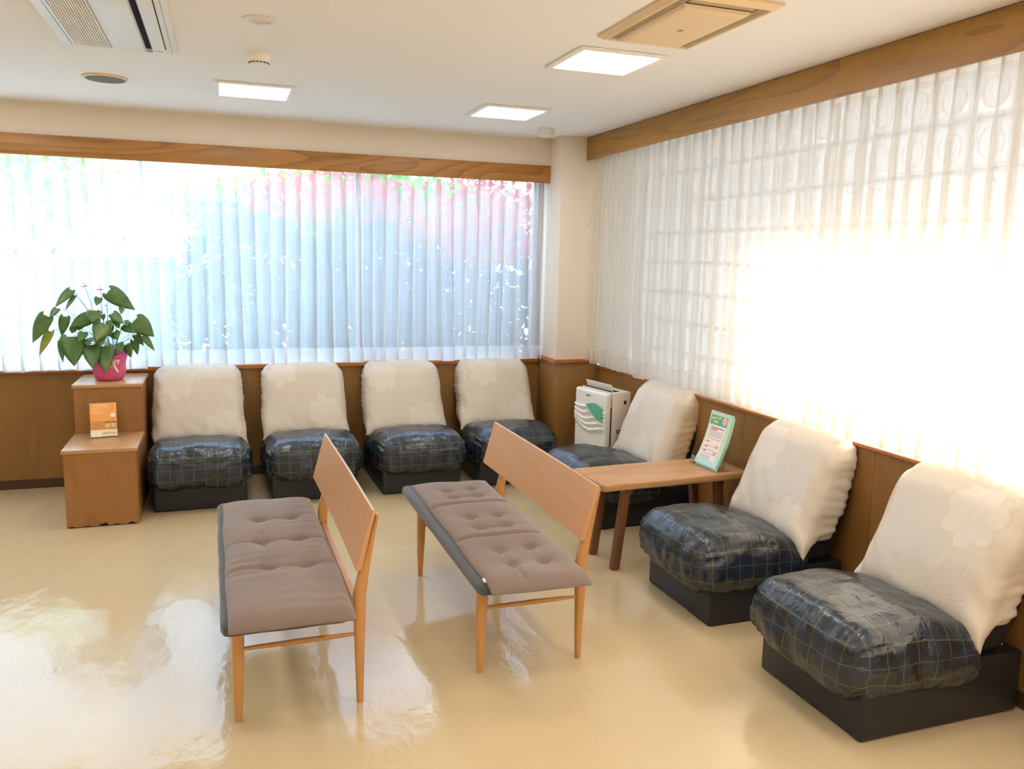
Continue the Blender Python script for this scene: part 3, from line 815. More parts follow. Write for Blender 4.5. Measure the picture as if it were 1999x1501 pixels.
def pamphlets():
    # clear holder near the wall end of the low table, facing the room and the camera
    loc = (2.500, 3.815, 0.4815); rz = -PI/2+0.03; SX = 1.92; SZ = 1.30
    h = thing('pamphlet_holder', 'clear acrylic pamphlet holder on the wall end of the low table', 'holder', loc, rz)
    bm = new_bm(); lean = 0.33; R = Matrix.Rotation(-lean, 4, 'X')
    w2 = 0.066*SX
    add_box(bm, (-w2, -0.030, 0.0), (w2, 0.075, 0.003))
    add_box(bm, (-w2, 0.020, 0.003), (w2, 0.0225, 0.24), 0, 2, R)
    add_box(bm, (-w2, -0.0295, 0.003), (w2, -0.027, 0.035), 0, 2, R)
    for sx in (-w2, w2-0.0025): add_box(bm, (sx, -0.027, 0.003), (sx+0.0025, 0.020, 0.13), 0, 2, R)
    obj('pocket', bm, M['acrylic'], h, smooth=False)
    green = plain('mint_paper', srgb(190, 222, 200), 0.5); teal = plain('teal_print', srgb(86, 172, 156), 0.5)
    pink = plain('pink_print', srgb(240, 176, 160), 0.5); white = plain('cream_print', srgb(240, 230, 220), 0.5); yel = plain('yellow_print', srgb(226, 214, 60), 0.5)
    ink = plain('ink_print', srgb(150, 130, 140), 0.6); red = plain('red_ink', srgb(214, 90, 80), 0.6)
    labels = ['mint green pamphlet at the front of the clear holder on the low table', 'mint pamphlet in the middle of the clear holder on the low table', 'rearmost mint pamphlet leaning in the clear holder on the low table']
    for k in range(3):
        dy = -0.008+0.0042*k; dx = 0.0 if k == 0 else (0.006 if k == 1 else 0.011); dz = 0.0 if k != 2 else -0.012
        p = thing('pamphlet', labels[k], 'pamphlet', loc, rz, 'mint pamphlets in the clear holder')
        # sheet with a slight sideways bow
        bm = new_bm(); n = 12; W_ = 0.052*SX; H_ = 0.235*SZ
        def pt(u, z, off): 
            zz = z+dz; bow = 0.012*math.sin(PI*min(1, z/H_))-0.03*max(0, 0.06-z)*2
            return R @ Vector((u+dx, dy-off+bow-0.006, zz+0.006))
        for off0, off1 in ((0.0, 0.003),):
            A = [[bm.verts.new(pt(u, H_*j/n, off0)) for u in (-W_, W_)] for j in range(n+1)]
            B = [[bm.verts.new(pt(u, H_*j/n, off1)) for u in (-W_, W_)] for j in range(n+1)]
            for j in range(n):
                bm.faces.new((A[j][0], A[j][1], A[j+1][1], A[j+1][0])); bm.faces.new((B[j][0], B[j+1][0], B[j+1][1], B[j][1]))
                for s in (0, 1): bm.faces.new((A[j][s], B[j][s], B[j+1][s], A[j+1][s]))
            bm.faces.new((A[0][0], A[0][1], B[0][1], B[0][0])); bm.faces.new((A[n][0], A[n][1], B[n][1], B[n][0]))
        obj('sheet', bm, green, p, smooth=False)
        if k: continue
        def mark(bm, x0, x1, z0, z1, o_=0.0036):
            m = max(1, int((z1-z0)/0.02))
            for q in range(m):
                za, zb = z0+(z1-z0)*q/m, z0+(z1-z0)*(q+1)/m
                za *= SZ; zb *= SZ; x0_, x1_ = x0*SX, x1*SX
                f = [pt(x0_, za, o_), pt(x1_, za, o_), pt(x1_, zb, o_), pt(x0_, zb, o_)]
                g = [pt(x0_, za, 0.003), pt(x1_, za, 0.003), pt(x1_, zb, 0.003), pt(x0_, zb, 0.003)]
                a = [bm.verts.new(v) for v in f]; b = [bm.verts.new(v) for v in g]
                bm.faces.new(a)
                for i in range(4): bm.faces.new((a[i], b[i], b[(i+1) % 4], a[(i+1) % 4]))
        bm = new_bm(); mark(bm, -0.046, 0.034, 0.178, 0.218); obj('header_band', bm, teal, p, smooth=False)
        bm = new_bm(); mark(bm, -0.044, 0.034, 0.024, 0.176); obj('text_panel', bm, white, p, smooth=False)
        bm = new_bm()
        for x, z, w_ in ((-0.042, 0.200, 0.016), (-0.022, 0.203, 0.010), (-0.008, 0.205, 0.010), (-0.028, 0.186, 0.020)): mark(bm, x, x+w_, z, z+0.009, 0.0044)
        obj_pieces('print_mark', bm, yel, p)
        bm = new_bm(); 
        cen = (0.022, 0.201)
        vs = [bm.verts.new(pt(cen[0]*SX+0.022*math.cos(2*PI*i/20), cen[1]*SZ+0.022*math.sin(2*PI*i/20), 0.0048)) for i in range(20)]; bm.faces.new(vs)
        r = bmesh.ops.extrude_face_region(bm, geom=bm.faces[:])
        bmesh.ops.translate(bm, vec=R @ Vector((0, 0.0012, 0))-R @ Vector((0, 0, 0)), verts=[g for g in r['geom'] if isinstance(g, bmesh.types.BMVert)])
        obj('round_badge', bm, pink, p, smooth=False)
        bm = new_bm(); mark(bm, -0.034, 0.028, 0.163, 0.168, 0.0044)
        for z in (0.148, 0.141, 0.134, 0.127, 0.116, 0.084, 0.066, 0.050): mark(bm, -0.036, 0.020 if z < 0.1 else 0.028, z, z+0.0018, 0.0044)
        obj_pieces('print_mark', bm, ink, p)
        bm = new_bm(); mark(bm, -0.034, -0.004, 0.155, 0.160, 0.0044)
        for z in (0.100, 0.076, 0.058): mark(bm, -0.036, -0.022, z, z+0.005, 0.0044)
        obj_pieces('print_mark', bm, red, p)
        tan = plain('tan_print', srgb(206, 178, 120), 0.6); bm = new_bm(); mark(bm, 0.014, 0.026, 0.080, 0.094, 0.0044); mark(bm, 0.014, 0.028, 0.050, 0.066, 0.0044)
        obj_pieces('picture', bm, tan, p)
        lil = plain('lilac_print', srgb(204, 200, 214), 0.6); bm = new_bm(); mark(bm, -0.040, 0.010, 0.026, 0.044, 0.0044); obj_pieces('print_mark', bm, lil, p)
pamphlets()

# ------------------------------------------------------------------ air purifier
def purifier():
    # front panel faces local -x; origin under the body middle
    t = thing('air_purifier', 'white air purifier with a wavy front in the corner by the pillar', 'appliance', (2.513, 5.188, 0), 0.165)
    D, W, H = 0.105, 0.19, 0.705     # half depth (x), half width (y)
    body = M['white_plastic']; side = plain('warm_white_plastic', srgb(226, 214, 198), 0.45)
    obj('body', boxes(((-D+0.055, -W, 0.012), (D, W, H), 0.006)), side, t)
    obj('foot', boxes(((-D+0.02, -W+0.02, 0.0), (D-0.01, W-0.02, 0.014), 0.003)), M['dark'], t)
    obj('side_vent', boxes(((-D+0.040, -W+0.004, 0.06), (-D+0.056, W-0.004, 0.60), 0.002)), M['dark'], t, smooth=False)
    # wavy front panel
    bm = new_bm(); ny, nzz = 48, 90
    waves = [(0.585, 0.026, 0.2), (0.552, 0.030, 0.5), (0.515, 0.030, 0.9), (0.482, 0.028, 1.3), (0.450, 0.030, 1.7)]
    def dep(y, z):
        e = 0.0; fr = (y+W)/(2*W)
        for k, (zz, am, ph) in enumerate(waves):
            zw = zz-0.055*(1-fr)*0+0.05*(fr-0.5)+am*math.sin(fr*5.2+ph)
            d = z-zw
            if -0.030 < d < 0.004: e = max(e, 0.014*(1-abs(d)/0.032) if d < 0 else 0.014*(1-d/0.004))
        return e
    G = []
    for j in range(nzz+1):
        z = 0.015+(H-0.007-0.015)*j/nzz; row = []
        for i in range(ny+1):
            y = -W+2*W*i/ny
            cor = 0.012*max(0, (abs(y)-W+0.012)/0.012)**2 + 0.010*max(0, (z-H+0.02)/0.013)**2
            row.append(bm.verts.new((-D-dep(y, z)+cor, y, z)))
        G.append(row)
    for j in range(nzz):
        for i in range(ny): bm.faces.new((G[j][i], G[j+1][i], G[j+1][i+1], G[j][i+1]))
    ed = [e for e in bm.edges if e.is_boundary]
    r = bmesh.ops.extrude_edge_only(bm, edges=ed)
    for v in r['geom']:
        if isinstance(v, bmesh.types.BMVert): v.co.x = -D+0.042
    fp = obj('front_panel', bm, body, t, angle=60)
    # green leaf-shaped window
    g = new_bm(); n = 16; up, lo = [], []
    for i in range(n+1):
        f = i/n; y = 0.03-0.20*f
        zt = 0.598-0.020*f+0.030*math.sin(PI*min(1, f*0.85)); zb = 0.598-0.095*math.sin(f*PI/2)
        up.append((y, zt)); lo.append((y, zb))
    A = [g.verts.new((-D-0.0160, y, z)) for y, z in up+lo[::-1][:-1]]; g.faces.new(A)
    r = bmesh.ops.extrude_face_region(g, geom=g.faces[:]); bmesh.ops.translate(g, vec=(0.013, 0, 0), verts=[v for v in r['geom'] if isinstance(v, bmesh.types.BMVert)])
    o = obj('display_window', g, plain('green_window', srgb(96, 178, 146), 0.25), fp, smooth=False); o['label'] = 'green leaf-shaped window'
    obj('badge', boxes(((-D-0.0015, -0.005, 0.652), (-D, 0.055, 0.668))), M['grey_line'], fp, smooth=False)
    # top outlet with a raised louvre flap
    obj('outlet', boxes(((-D+0.062, -W+0.03, H-0.002), (D-0.075, W-0.02, H+0.002))), M['dark'], t, smooth=False)
    bm = new_bm(); add_box(bm, (-0.002, -0.155, 0), (0.002, 0.16, 0.052), 0.0015, 1, Matrix.Translation((-0.018, 0, H)) @ Matrix.Rotation(-0.35, 4, 'Y'))
    obj('louvre', bm, M['white_plastic'], t)
    o = obj('socket', boxes(((0.048, -W-0.0015, 0.62), (0.066, -W+0.001, 0.645))), M['dark'], t, smooth=False)
    obj('handle', boxes(((-0.02, -W-0.002, 0.41), (0.09, -W+0.001, 0.455), 0.001), ), M['white_plastic'], t, smooth=False)
    obj('handle_recess', boxes(((-0.012, -W-0.0035, 0.415), (0.08, -W-0.0021, 0.447))), M['grey_line'], t, smooth=False)
purifier()

# ------------------------------------------------------------------ potted plant
def plant():
    P0 = Vector((-0.709, 5.815, 0.7705))
    t = thing('potted_anthurium', 'leafy anthurium in a pink paper-wrapped pot on the upper cabinet step', 'plant', P0)
    n = NT('pink_wrap'); v = n.coord('Object'); a = n.noise(v, 40, 3)
    pinkm = n.shader(n.pbr(n.mix(a, srgb(206, 70, 132), srgb(232, 112, 160)), 0.6, n.bump(a, 0.3, 0.004)))
    bm = new_bm()
    def wob(a, z): return 0.04*nz(math.cos(a)*2.2, math.sin(a)*2.2, z*14)+0.02*nz(math.cos(a)*5, math.sin(a)*5, z*20, 3)
    prof = [(0.070, 0.0), (0.086, 0.012), (0.097, 0.05), (0.100, 0.10), (0.098, 0.105)]
    add_lathe(bm, prof, n=40, wob=wob); obj('pot_wrap', bm, pinkm, t)
    bm = new_bm(); rings = []
    for r, z in ((0.097, 0.085), (0.103, 0.12), (0.112, 0.155), (0.120, 0.185), (0.115, 0.182), (0.095, 0.12), (0.09, 0.10)):
        ring = []
        for i in range(48):
            a = 2*PI*i/48; hi = max(0, (z-0.10)/0.085)
            rr = r*(1+0.06*hi*math.sin(6*a+1)+wob(a, z)); zz = z+0.030*hi*math.sin(2*a+0.6)+0.018*hi*math.sin(5*a)
            ring.append(Vector((rr*math.cos(a), rr*math.sin(a), zz)))
        rings.append(ring)
    add_loft(bm, rings, cap=False); obj('wrap_collar', bm, pinkm, t)
    bm = new_bm(); add_lathe(bm, [(0.001, 0.128), (0.05, 0.126), (0.088, 0.118), (0.088, 0.112)], n=24); obj('soil', bm, plain('soil', srgb(60, 44, 34), 0.9), t)
    # ribbon bow
    rib = plain('cream_ribbon', srgb(246, 236, 204), 0.5); bm = new_bm()
    def ribbon(pts, w_=0.009):
        prev = None
        for p in pts:
            p = Vector(p); a = bm.verts.new(p+Vector((w_, 0, w_*0.3))); b = bm.verts.new(p-Vector((w_, 0, w_*0.3)))
            if prev: bm.faces.new((prev[0], a, b, prev[1]))
            prev = (a, b)
    ribbon([(0.040, -0.118, 0.105), (0.048, -0.130, 0.125), (0.060, -0.134, 0.143), (0.072, -0.130, 0.140), (0.066, -0.122, 0.120), (0.045, -0.118, 0.105)], 0.005)
    ribbon([(0.042, -0.118, 0.105), (0.052, -0.122, 0.085), (0.066, -0.124, 0.060)], 0.006)
    ribbon([(0.038, -0.118, 0.105), (0.015, -0.125, 0.092), (-0.012, -0.122, 0.085)], 0.005)
    ribbon([(0.035, -0.112, 0.11), (0.04, -0.105, 0.16), (0.03, -0.09, 0.20), (0.005, -0.075, 0.21)], 0.004)
    sol = obj('ribbon_bow', bm, rib, t); sm = sol.modifiers.new('thick', 'SOLIDIFY'); sm.thickness = 0.001
    # leaves, placed from base to tip; picture offsets in units of half a millimetre about the pot
    LV = [(600,170,425,370,120,.0), (635,240,530,420,60,.0), (420,410,340,520,90,.0), (305,490,125,830,190,.1), (330,690,185,1000,110,.6), (500,510,450,770,125,.1),
          (790,520,560,640,170,0), (850,430,840,560,170,.1), (900,270,880,370,95,0), (1000,190,1320,430,215,.1), (1160,390,1160,480,70,.2), (1050,470,1190,590,120,0),
          (1300,560,1535,770,240,.1), (1400,760,1540,960,85,0), (1300,760,1400,915,95,0), (1280,830,1320,1040,100,.1), (1190,890,1240,1060,115,0), (1180,620,1320,720,140,0),
          (1060,710,1110,800,125,0), (960,590,890,790,215,.15), (590,750,620,1105,280,0), (450,815,480,1070,80,0), (800,860,830,1130,200,0), (950,880,970,1200,215,.1),
          (690,725,705,780,90,0), (770,785,800,840,105,0), (1010,560,1040,650,95,.1), (930,490,940,570,65,.1), (580,660,560,735,90,.1), (1215,560,1230,620,60,.2), (880,640,840,780,120,0), (1000,620,1010,760,130,0), (730,700,690,800,110,0), (900,720,930,860,150,0), (1090,560,1130,660,90,0), (670,590,640,700,110,.1), (850,530,880,650,110,.1), (1120,850,1150,960,100,0)]
    lf = new_bm(); uvl = lf.loops.layers.uv.new('UVMap'); st = new_bm(); rnd = random.Random(8)
    S = 1/2030.0
    for (bx, by, tx, ty, wd, yel) in LV:
        f = lambda X, Y: Vector(((X-970)*S, 0, (1350-Y)*S+0.0))
        b, tp = f(bx, by), f(tx, ty)
        cx = (b.x+tp.x)/2
        dep = rnd.uniform(-0.10, 0.05); 
        if 540 < tx < 1060 and ty > 780: dep = -0.125-rnd.uniform(0, 0.02)
        b.y = dep*0.6-0.02; tp.y = dep-0.07*rnd.uniform(0.4, 1.0)
        ax = tp-b; Ln = ax.length; ax.normalize()
        nr = Vector((rnd.uniform(-0.3, 0.3), -1, 0.35)); sd = ax.cross(nr).normalized(); nr = sd.cross(ax).normalized()
        W_ = wd*S/2*1.06
        # heart outline: lobes behind the stalk, widest near a third, pointed tip
        st_ = [(-0.16, 0.30, 0.62), (-0.10, 0.12, 0.86), (0.02, 0.0, 0.98), (0.18, 0.0, 1.0), (0.36, 0.0, 0.93), (0.55, 0.0, 0.74), (0.74, 0.0, 0.46), (0.90, 0.0, 0.18), (1.0, 0.0, 0.0)]
        rows = []
        for (s, inn, wv) in st_:
            row = []
            for k in (-1, -0.6, -0.25, 0, 0.25, 0.6, 1):
                q = abs(k)
                x = k*W_*wv if wv > 0 else 0
                if s < 0: x = math.copysign(W_*(inn+(wv-inn)*q), k) if k else 0.0
                ss = s if (s >= 0 or k) else 0.0
                if s < 0 and q < 0.5: ss = s*0.35
                z = -0.16*W_*(q**2)*1.2 + 0.10*W_*q - Ln*0.10*s*s
                row.append(lf.verts.new(b+ax*Ln*(ss*0.92+0.08)+sd*x+nr*z))
            rows.append(row)
        for a, c in zip(rows, rows[1:]):
            for k in range(6):
                try: fc = lf.faces.new((a[k], a[k+1], c[k+1], c[k]))
                except ValueError: continue
                for l in fc.loops: l[uvl].uv = (yel, 0.5)
        # stalk, arching from the pot to the leaf base
        root = Vector((0.02+rnd.uniform(-0.035, 0.035), rnd.uniform(-0.03, 0.03), 0.125)); mid = root.lerp(b, 0.55)+Vector((0, 0, 0.05+0.25*abs(b.x)))
        pts = [root.lerp(mid, u).lerp(mid.lerp(b, u), u) for u in [i/7 for i in range(8)]]
        add_tube(st, pts, 0.0017, 5)
    bmesh.ops.remove_doubles(lf, verts=lf.verts[:], dist=1e-5)
    n = NT('anthurium_leaf'); uv = n.n('ShaderNodeUVMap'); u, v_, _ = n.sep(uv.outputs[0])
    a = n.noise(n.coord(), 14, 3)
    g = n.mix(a, srgb(54, 88, 42), srgb(112, 150, 80))
    col = n.mix(n.math('MULTIPLY', u, n.step(n.math('ADD', a, n.math('MULTIPLY', u, 0.3)), 0.45, 0.7)), g, srgb(196, 190, 82))
    pb = n.pbr(col, 0.38); tl = n.n('ShaderNodeBsdfTranslucent'); n.put(tl.inputs[0], n.mix(0.5, col, srgb(120, 170, 60)))
    leafm = n.shader(n.mixsh(0.22, pb, tl.outputs[0]))
    o = obj('foliage', lf, leafm, t, angle=70); sm = o.modifiers.new('thick', 'SOLIDIFY'); sm.thickness = 0.0008
    # two flower stalks and a trunk
    def f3(X, Y, y=0.0): return Vector(((X-970)*S, y, (1350-Y)*S))
    add_tube(st, [f3(820, 840), f3(815, 500), f3(800, 360), f3(740, 140)], 0.0018, 5); add_tube(st, [f3(930, 700), f3(925, 400), f3(922, 180)], 0.0018, 5); add_tube(st, [f3(980, 700), f3(985, 500), f3(972, 390)], 0.0014, 5)
    obj('stems', st, plain('stem_green', srgb(110, 130, 92), 0.5), t)
    tb = new_bm(); add_tube(tb, [f3(860, 1120), f3(845, 950), f3(840, 800), f3(822, 690)], [0.008, 0.007, 0.006, 0.003], 8); obj('trunk', tb, plain('stem_brown', srgb(70, 60, 46), 0.7), t)
    red = plain('spathe_red', srgb(214, 70, 110), 0.4)
    for (X, Y, w_, tilt) in ((735, 130, 90, 0.25), (915, 172, 85, 0.0), (970, 380, 40, 0.0)):
        b = new_bm(); c = f3(X, Y); ring = []
        R = w_*S*0.5
        vs = [b.verts.new(c+Vector((R*math.cos(a)*(1.15 if math.cos(a) < 0 else 0.9), R*0.9*math.sin(a), -R*tilt*math.cos(a)*-1-0.25*R*abs(math.sin(a))))) for a in [2*PI*i/16 for i in range(16)]]
        cc = b.verts.new(c+Vector((0, 0, 0.002)))
        for i in range(16): b.faces.new((cc, vs[i], vs[(i+1) % 16]))
        o = obj('flower', b, red, t); sm = o.modifiers.new('thick', 'SOLIDIFY'); sm.thickness = 0.001
        b = new_bm(); add_tube(b, [c+Vector((0.002, 0, 0.001)), c+Vector((-0.008 if w_ > 86 else 0.0, 0, 0.022*w_/90+0.002))], [0.0026, 0.0014], 6); obj('spadix', b, plain('spadix', srgb(150, 96, 110), 0.5), o)
plant()

# ------------------------------------------------------------------ ceiling fittings
def ceiling_light(label, x, y, group='square ceiling lights'):
    t = thing('ceiling_light', label, 'light', (x, y, ZC), 0, group)
    h = 0.213; fr = new_bm(); d = 0.012
    for a in ((-h, -h, -d), (-h, h-0.03, -d)): add_box(fr, a, (h, a[1]+0.03, -0.0005), 0.004)
    for a in ((-h, -h+0.028, -d), (h-0.03, -h+0.028, -d)): add_box(fr, a, (a[0]+0.03, h-0.028, -0.0005), 0.004)
    obj('frame', fr, M['fixture'], t)
    obj('diffuser', boxes(((-h+0.03, -h+0.03, -0.008), (h-0.03, h-0.03, -0.001))), M['lamp'], t, smooth=False)
    return t
ceiling_light('square ceiling light on the left, beyond the smoke detector', 0.198, 5.01)
ceiling_light('small-looking square ceiling light nearest the corner pillar', 1.704, 5.02)
ceiling_light('large-looking square ceiling light beside the beige ceiling vent', 1.681, 3.575)
k = 0
for (x, y) in ((-1.35, 5.0), (-1.35, 3.55), (1.68, 2.05), (0.2, 2.05), (-1.35, 2.05), (1.68, 0.5), (0.2, 0.5), (-1.35, 0.5), (1.68, -1.1), (0.2, -1.1), (-1.35, -1.1)):  # unseen lamps added to fill the room with light
    ceiling_light('added square ceiling light out of view, fills the room', x, y)

def vent():
    t = thing('ceiling_vent', 'beige louvred ventilation grille in the ceiling beside a square light', 'vent', (1.672, 2.872, ZC))
    hx, hy = 0.212, 0.318
    bm = new_bm(); rings = [[Vector((sx*a, sy*b, z)) for sx, sy in ((-1, -1), (1, -1), (1, 1), (-1, 1))] for a, b, z in ((hx, hy, -0.001), (hx, hy, -0.008), (hx-0.022, hy-0.022, -0.022), (hx-0.030, hy-0.030, -0.022), (hx-0.034, hy-0.034, -0.014))]
    add_loft(bm, rings, cap=True); obj('frame', bm, M['ivory'], t, smooth=False)
    obj('backing', boxes(((-hx+0.035, -hy+0.035, -0.0155), (hx-0.035, hy-0.035, -0.0145))), M['dark'], t, smooth=False)
    bm = new_bm(); rings = [[Vector((sx*a+cx, sy*b+cy, z)) for sx, sy in ((-1, -1), (1, -1), (1, 1), (-1, 1))] for a, b, z, cx, cy in ((hx-0.075, hy-0.062, -0.0158, 0, 0.028), (hx-0.082, hy-0.068, -0.027, 0, 0.028), (hx-0.10, hy-0.09, -0.030, 0, 0.03))]
    add_loft(bm, rings, cap=True); obj('centre_panel', bm, M['ivory'], t, smooth=False)
    bm = new_bm()
    for k in range(5):
        x = -hx+0.039+k*0.0078
        add_box(bm, (x, -hy+0.036, -0.0178), (x+0.0022, hy-0.036, -0.0156)); add_box(bm, (-x-0.0022, -hy+0.036, -0.0178), (-x, hy-0.036, -0.0156))
        add_box(bm, (-hx+0.08, -hy+0.036+k*0.0088, -0.0178), (hx-0.08, -hy+0.0384+k*0.0088, -0.0156))
    obj('louvres', bm, M['ivory'], t, smooth=False)
    bm = new_bm(); add_lathe(bm, [(0.013, -0.0312), (0.013, -0.0299)], (0, 0.03, 0), 20); obj('badge', bm, M['grey_line'], t)
vent()
def cassette():
    t = thing('air_conditioner', 'white ceiling cassette air conditioner cut off at the top left corner', 'air conditioner', (-0.396, 3.60, ZC))
    hx = 0.236; y0, y1 = -0.62, 0.625; W = M['white_plastic']
    obj('frame', boxes(((-hx, y0, -0.014), (hx, y1, -0.0005), 0.005)), W, t)
    X = lambda f: -hx+2*hx*f
    beige = plain('intake_beige', srgb(214, 194, 160), 0.55)
    obj('intake_backing', boxes(((X(0.115), y0+0.03, -0.0155), (X(0.425), y1-0.03, -0.0142))), beige, t, smooth=False)
    bm = new_bm()
    for k in range(15):
        x = X(0.118)+k*(X(0.425)-X(0.118))/15; add_box(bm, (x, y0+0.032, -0.022), (x+0.0052, y1-0.032, -0.0156), 0.0012, 1)
    obj('intake_grille', bm, M['fixture'], t, smooth=False)
    obj('centre_panel', boxes(((X(0.455), y0+0.02, -0.020), (X(0.715), y1-0.012, -0.0142), 0.003)), W, t)
    obj('air_outlet', boxes(((X(0.725), y0+0.04, -0.0155), (X(0.775), y1-0.085, -0.0142))), M['dark'], t, smooth=False)
    obj('outlet_end', boxes(((X(0.725), y1-0.083, -0.0165), (X(0.775), y1-0.012, -0.0142))), M['grey_line'], t, smooth=False)
    obj('flap', boxes(((X(0.785), y0+0.04, -0.024), (X(0.895), y1-0.088, -0.0152), 0.003)), W, t)
    obj('flap_gap', boxes(((X(0.78), y0+0.038, -0.0150), (X(0.902), y1-0.084, -0.0142))), M['dark'], t, smooth=False)
    obj('label_plate', boxes(((X(0.80), y1-0.055, -0.0152), (X(0.87), y1-0.035, -0.0142))), M['grey_line'], t, smooth=False)
    obj('groove', boxes(((X(0.085), y0+0.01, -0.0147), (X(0.09), y1-0.01, -0.0141)), ((X(0.945), y0+0.01, -0.0147), (X(0.95), y1-0.01, -0.0141))), M['grey_line'], t, smooth=False)
cassette()
t = thing('ceiling_speaker', 'round grey ceiling speaker with an ivory rim', 'speaker', (-0.554, 4.995, ZC))
bm = new_bm(); add_lathe(bm, [(0.112, -0.0005), (0.112, -0.006), (0.108, -0.010), (0.098, -0.011), (0.096, -0.009)], n=48); obj('rim', bm, M['ivory'], t)
def m_mesh():
    n = NT('speaker_mesh'); a = n.noise(n.coord(), 900, 1); return n.shader(n.pbr(n.mix(a, srgb(112, 111, 105), srgb(146, 144, 136)), 0.9, Specular_IOR_Level=0.1))
bm = new_bm(); add_lathe(bm, [(0.097, -0.009), (0.094, -0.0125), (0.05, -0.0145), (0.002, -0.015)], n=48); obj('grille', bm, m_mesh(), t)
t = thing('downlight', 'recessed round downlight with a gold reflector near the top of the photo', 'light', (0.168, 3.525, ZC))
bm = new_bm(); add_lathe(bm, [(0.066, -0.0005), (0.066, -0.003), (0.062, -0.005), (0.045, -0.006), (0.042, -0.002)], n=40, cap=False); obj('trim_ring', bm, M['white_plastic'], t)
def m_gold():
    n = NT('gold_reflector'); x, y, _ = n.sep(n.coord()); a = n.math('ARCTAN2', y, x)
    s = n.math('ADD', n.math('MULTIPLY', n.math('SINE', n.math('MULTIPLY', a, 14.0)), 0.5), 0.5)
    return n.shader(n.pbr(n.mix(s, srgb(196, 140, 70), srgb(250, 216, 150)), 0.3, Metallic=0.15))
bm = new_bm(); add_lathe(bm, [(0.043, -0.003), (0.038, -0.0022), (0.026, -0.0015), (0.002, -0.0012)], n=40); obj('reflector', bm, m_gold(), t)
t = thing('smoke_detector', 'small white smoke detector with dark slots beside the left ceiling light', 'detector', (0.187, 4.12, ZC))
bm = new_bm(); add_lathe(bm, [(0.052, -0.0005), (0.052, -0.012), (0.048, -0.018), (0.042, -0.030), (0.046, -0.034), (0.043, -0.044), (0.028, -0.050), (0.001, -0.051)], n=40); obj('housing', bm, M['fixture'], t)
bm = new_bm()
for i in range(18):
    a = 2*PI*i/18; R = Matrix.Rotation(a, 4, 'Z'); add_box(bm, (0.0405, -0.0045, -0.0425), (0.0458, 0.0045, -0.0375), 0, 2, R)
obj('slots', bm, M['dark'], t, smooth=False)
t = thing('ceiling_sensor', 'round white ceiling sensor close to the corner pillar', 'sensor', (2.165, 5.53, ZC))
bm = new_bm(); add_lathe(bm, [(0.062, -0.0005), (0.062, -0.022), (0.058, -0.028)], n=40); obj('base', bm, M['white_plastic'], t)
bm = new_bm(); add_lathe(bm, [(0.052, -0.0285), (0.050, -0.042), (0.040, -0.054), (0.02, -0.060), (0.001, -0.061)], n=40); obj('lens', bm, plain('milky_lens', srgb(224, 222, 212), 0.2), t)
t = thing('wall_nail', 'tiny dark nail in the cream pillar', 'nail', (2.615, YP, 1.86))
for dx, dz in ((0.0, 0.0),):
    bm = new_bm(); add_lathe(bm, [(0.002, 0), (0.002, 0.004), (0.0034, 0.0045), (0.0030, 0.006), (0.0005, 0.0065)], n=10)
    bmesh.ops.transform(bm, matrix=Matrix.Translation((dx, -0.0005, dz)) @ Matrix.Rotation(PI/2, 4, 'X'), verts=bm.verts[:]); obj('nail', bm, M['dark'], t)
bm = new_bm(); add_tube(bm, [(2.655, 2.085, 0.003), (2.657, 2.08, 0.10), (2.662, 2.075, 0.25), (2.668, 2.068, 0.40), (2.700, 2.062, 0.50)], 0.0045, 8)
tag(obj('power_cable', bm, M['white_plastic']), 'thin white cable running down beside the nearest lounge chair', 'cable')

# ------------------------------------------------------------------ outdoors
def m_leaf(name, c1, c2, tr=0.35):
    n = NT(name); oi = n.n('ShaderNodeTexCoord'); a = n.noise(oi.outputs['Object'], 6, 3)
    col = n.mix(n.step(a, 0.3, 0.7), c1, c2)
    d = n.n('ShaderNodeBsdfDiffuse'); n.put(d.inputs[0], col); t_ = n.n('ShaderNodeBsdfTranslucent'); n.put(t_.inputs[0], col)
    return n.shader(n.mixsh(tr, d.outputs[0], t_.outputs[0]))
def foliage(name, n_, fn, size, mat, seed, parent):
    rnd = random.Random(seed); vs, fs = [], []
    for _ in range(n_):
        p = fn(rnd)
        if p is None: continue
        a = Vector((rnd.gauss(0, 1), rnd.gauss(0, 1), rnd.gauss(0, 1))).normalized(); b = a.orthogonal().normalized()
        c = a.cross(b); th = rnd.uniform(0, 6.28); x = b*math.cos(th)+c*math.sin(th); y = -b*math.sin(th)+c*math.cos(th)
        s = size*rnd.uniform(0.6, 1.3); k = len(vs)
        vs += [p-x*s, p-x*0.2*s+y*s*0.45+a*s*0.1, p+x*s, p-x*0.2*s-y*s*0.45+a*s*0.1]; fs.append((k, k+1, k+2, k+3))
    me = bpy.data.meshes.new(name); me.from_pydata([tuple(v) for v in vs], [], fs); return obj(name, me, mat, parent, smooth=False)
struct('ground', boxes(((-14, 6.36, -0.35), (14, 22, -0.3))), plain('pale_paving', srgb(214, 212, 204), 0.9), 'pale paving outside')
struct('ground_side', boxes(((3.0, -12, -0.35), (14, 6.35, -0.3))), plain('asphalt', srgb(120, 118, 112), 0.9), 'grey paving outside the side window')
struct('wall_garden', boxes(((-14, 9.2, -0.3), (-0.45, 9.4, 1.48)), ((-14, 9.16, 1.48), (-0.45, 9.44, 1.54))), plain('pale_render', srgb(142, 182, 194), 0.9), 'pale garden wall outside the back window')
struct('wall_sun_block', boxes(((4.9, 4.60, -0.3), (9.0, 12.0, 6.3))), plain('sun_block_render', srgb(216, 212, 200), 0.9), 'added unseen wall block that shades part of the side window')  # unseen block added to keep sun off the shrubs and far curtain
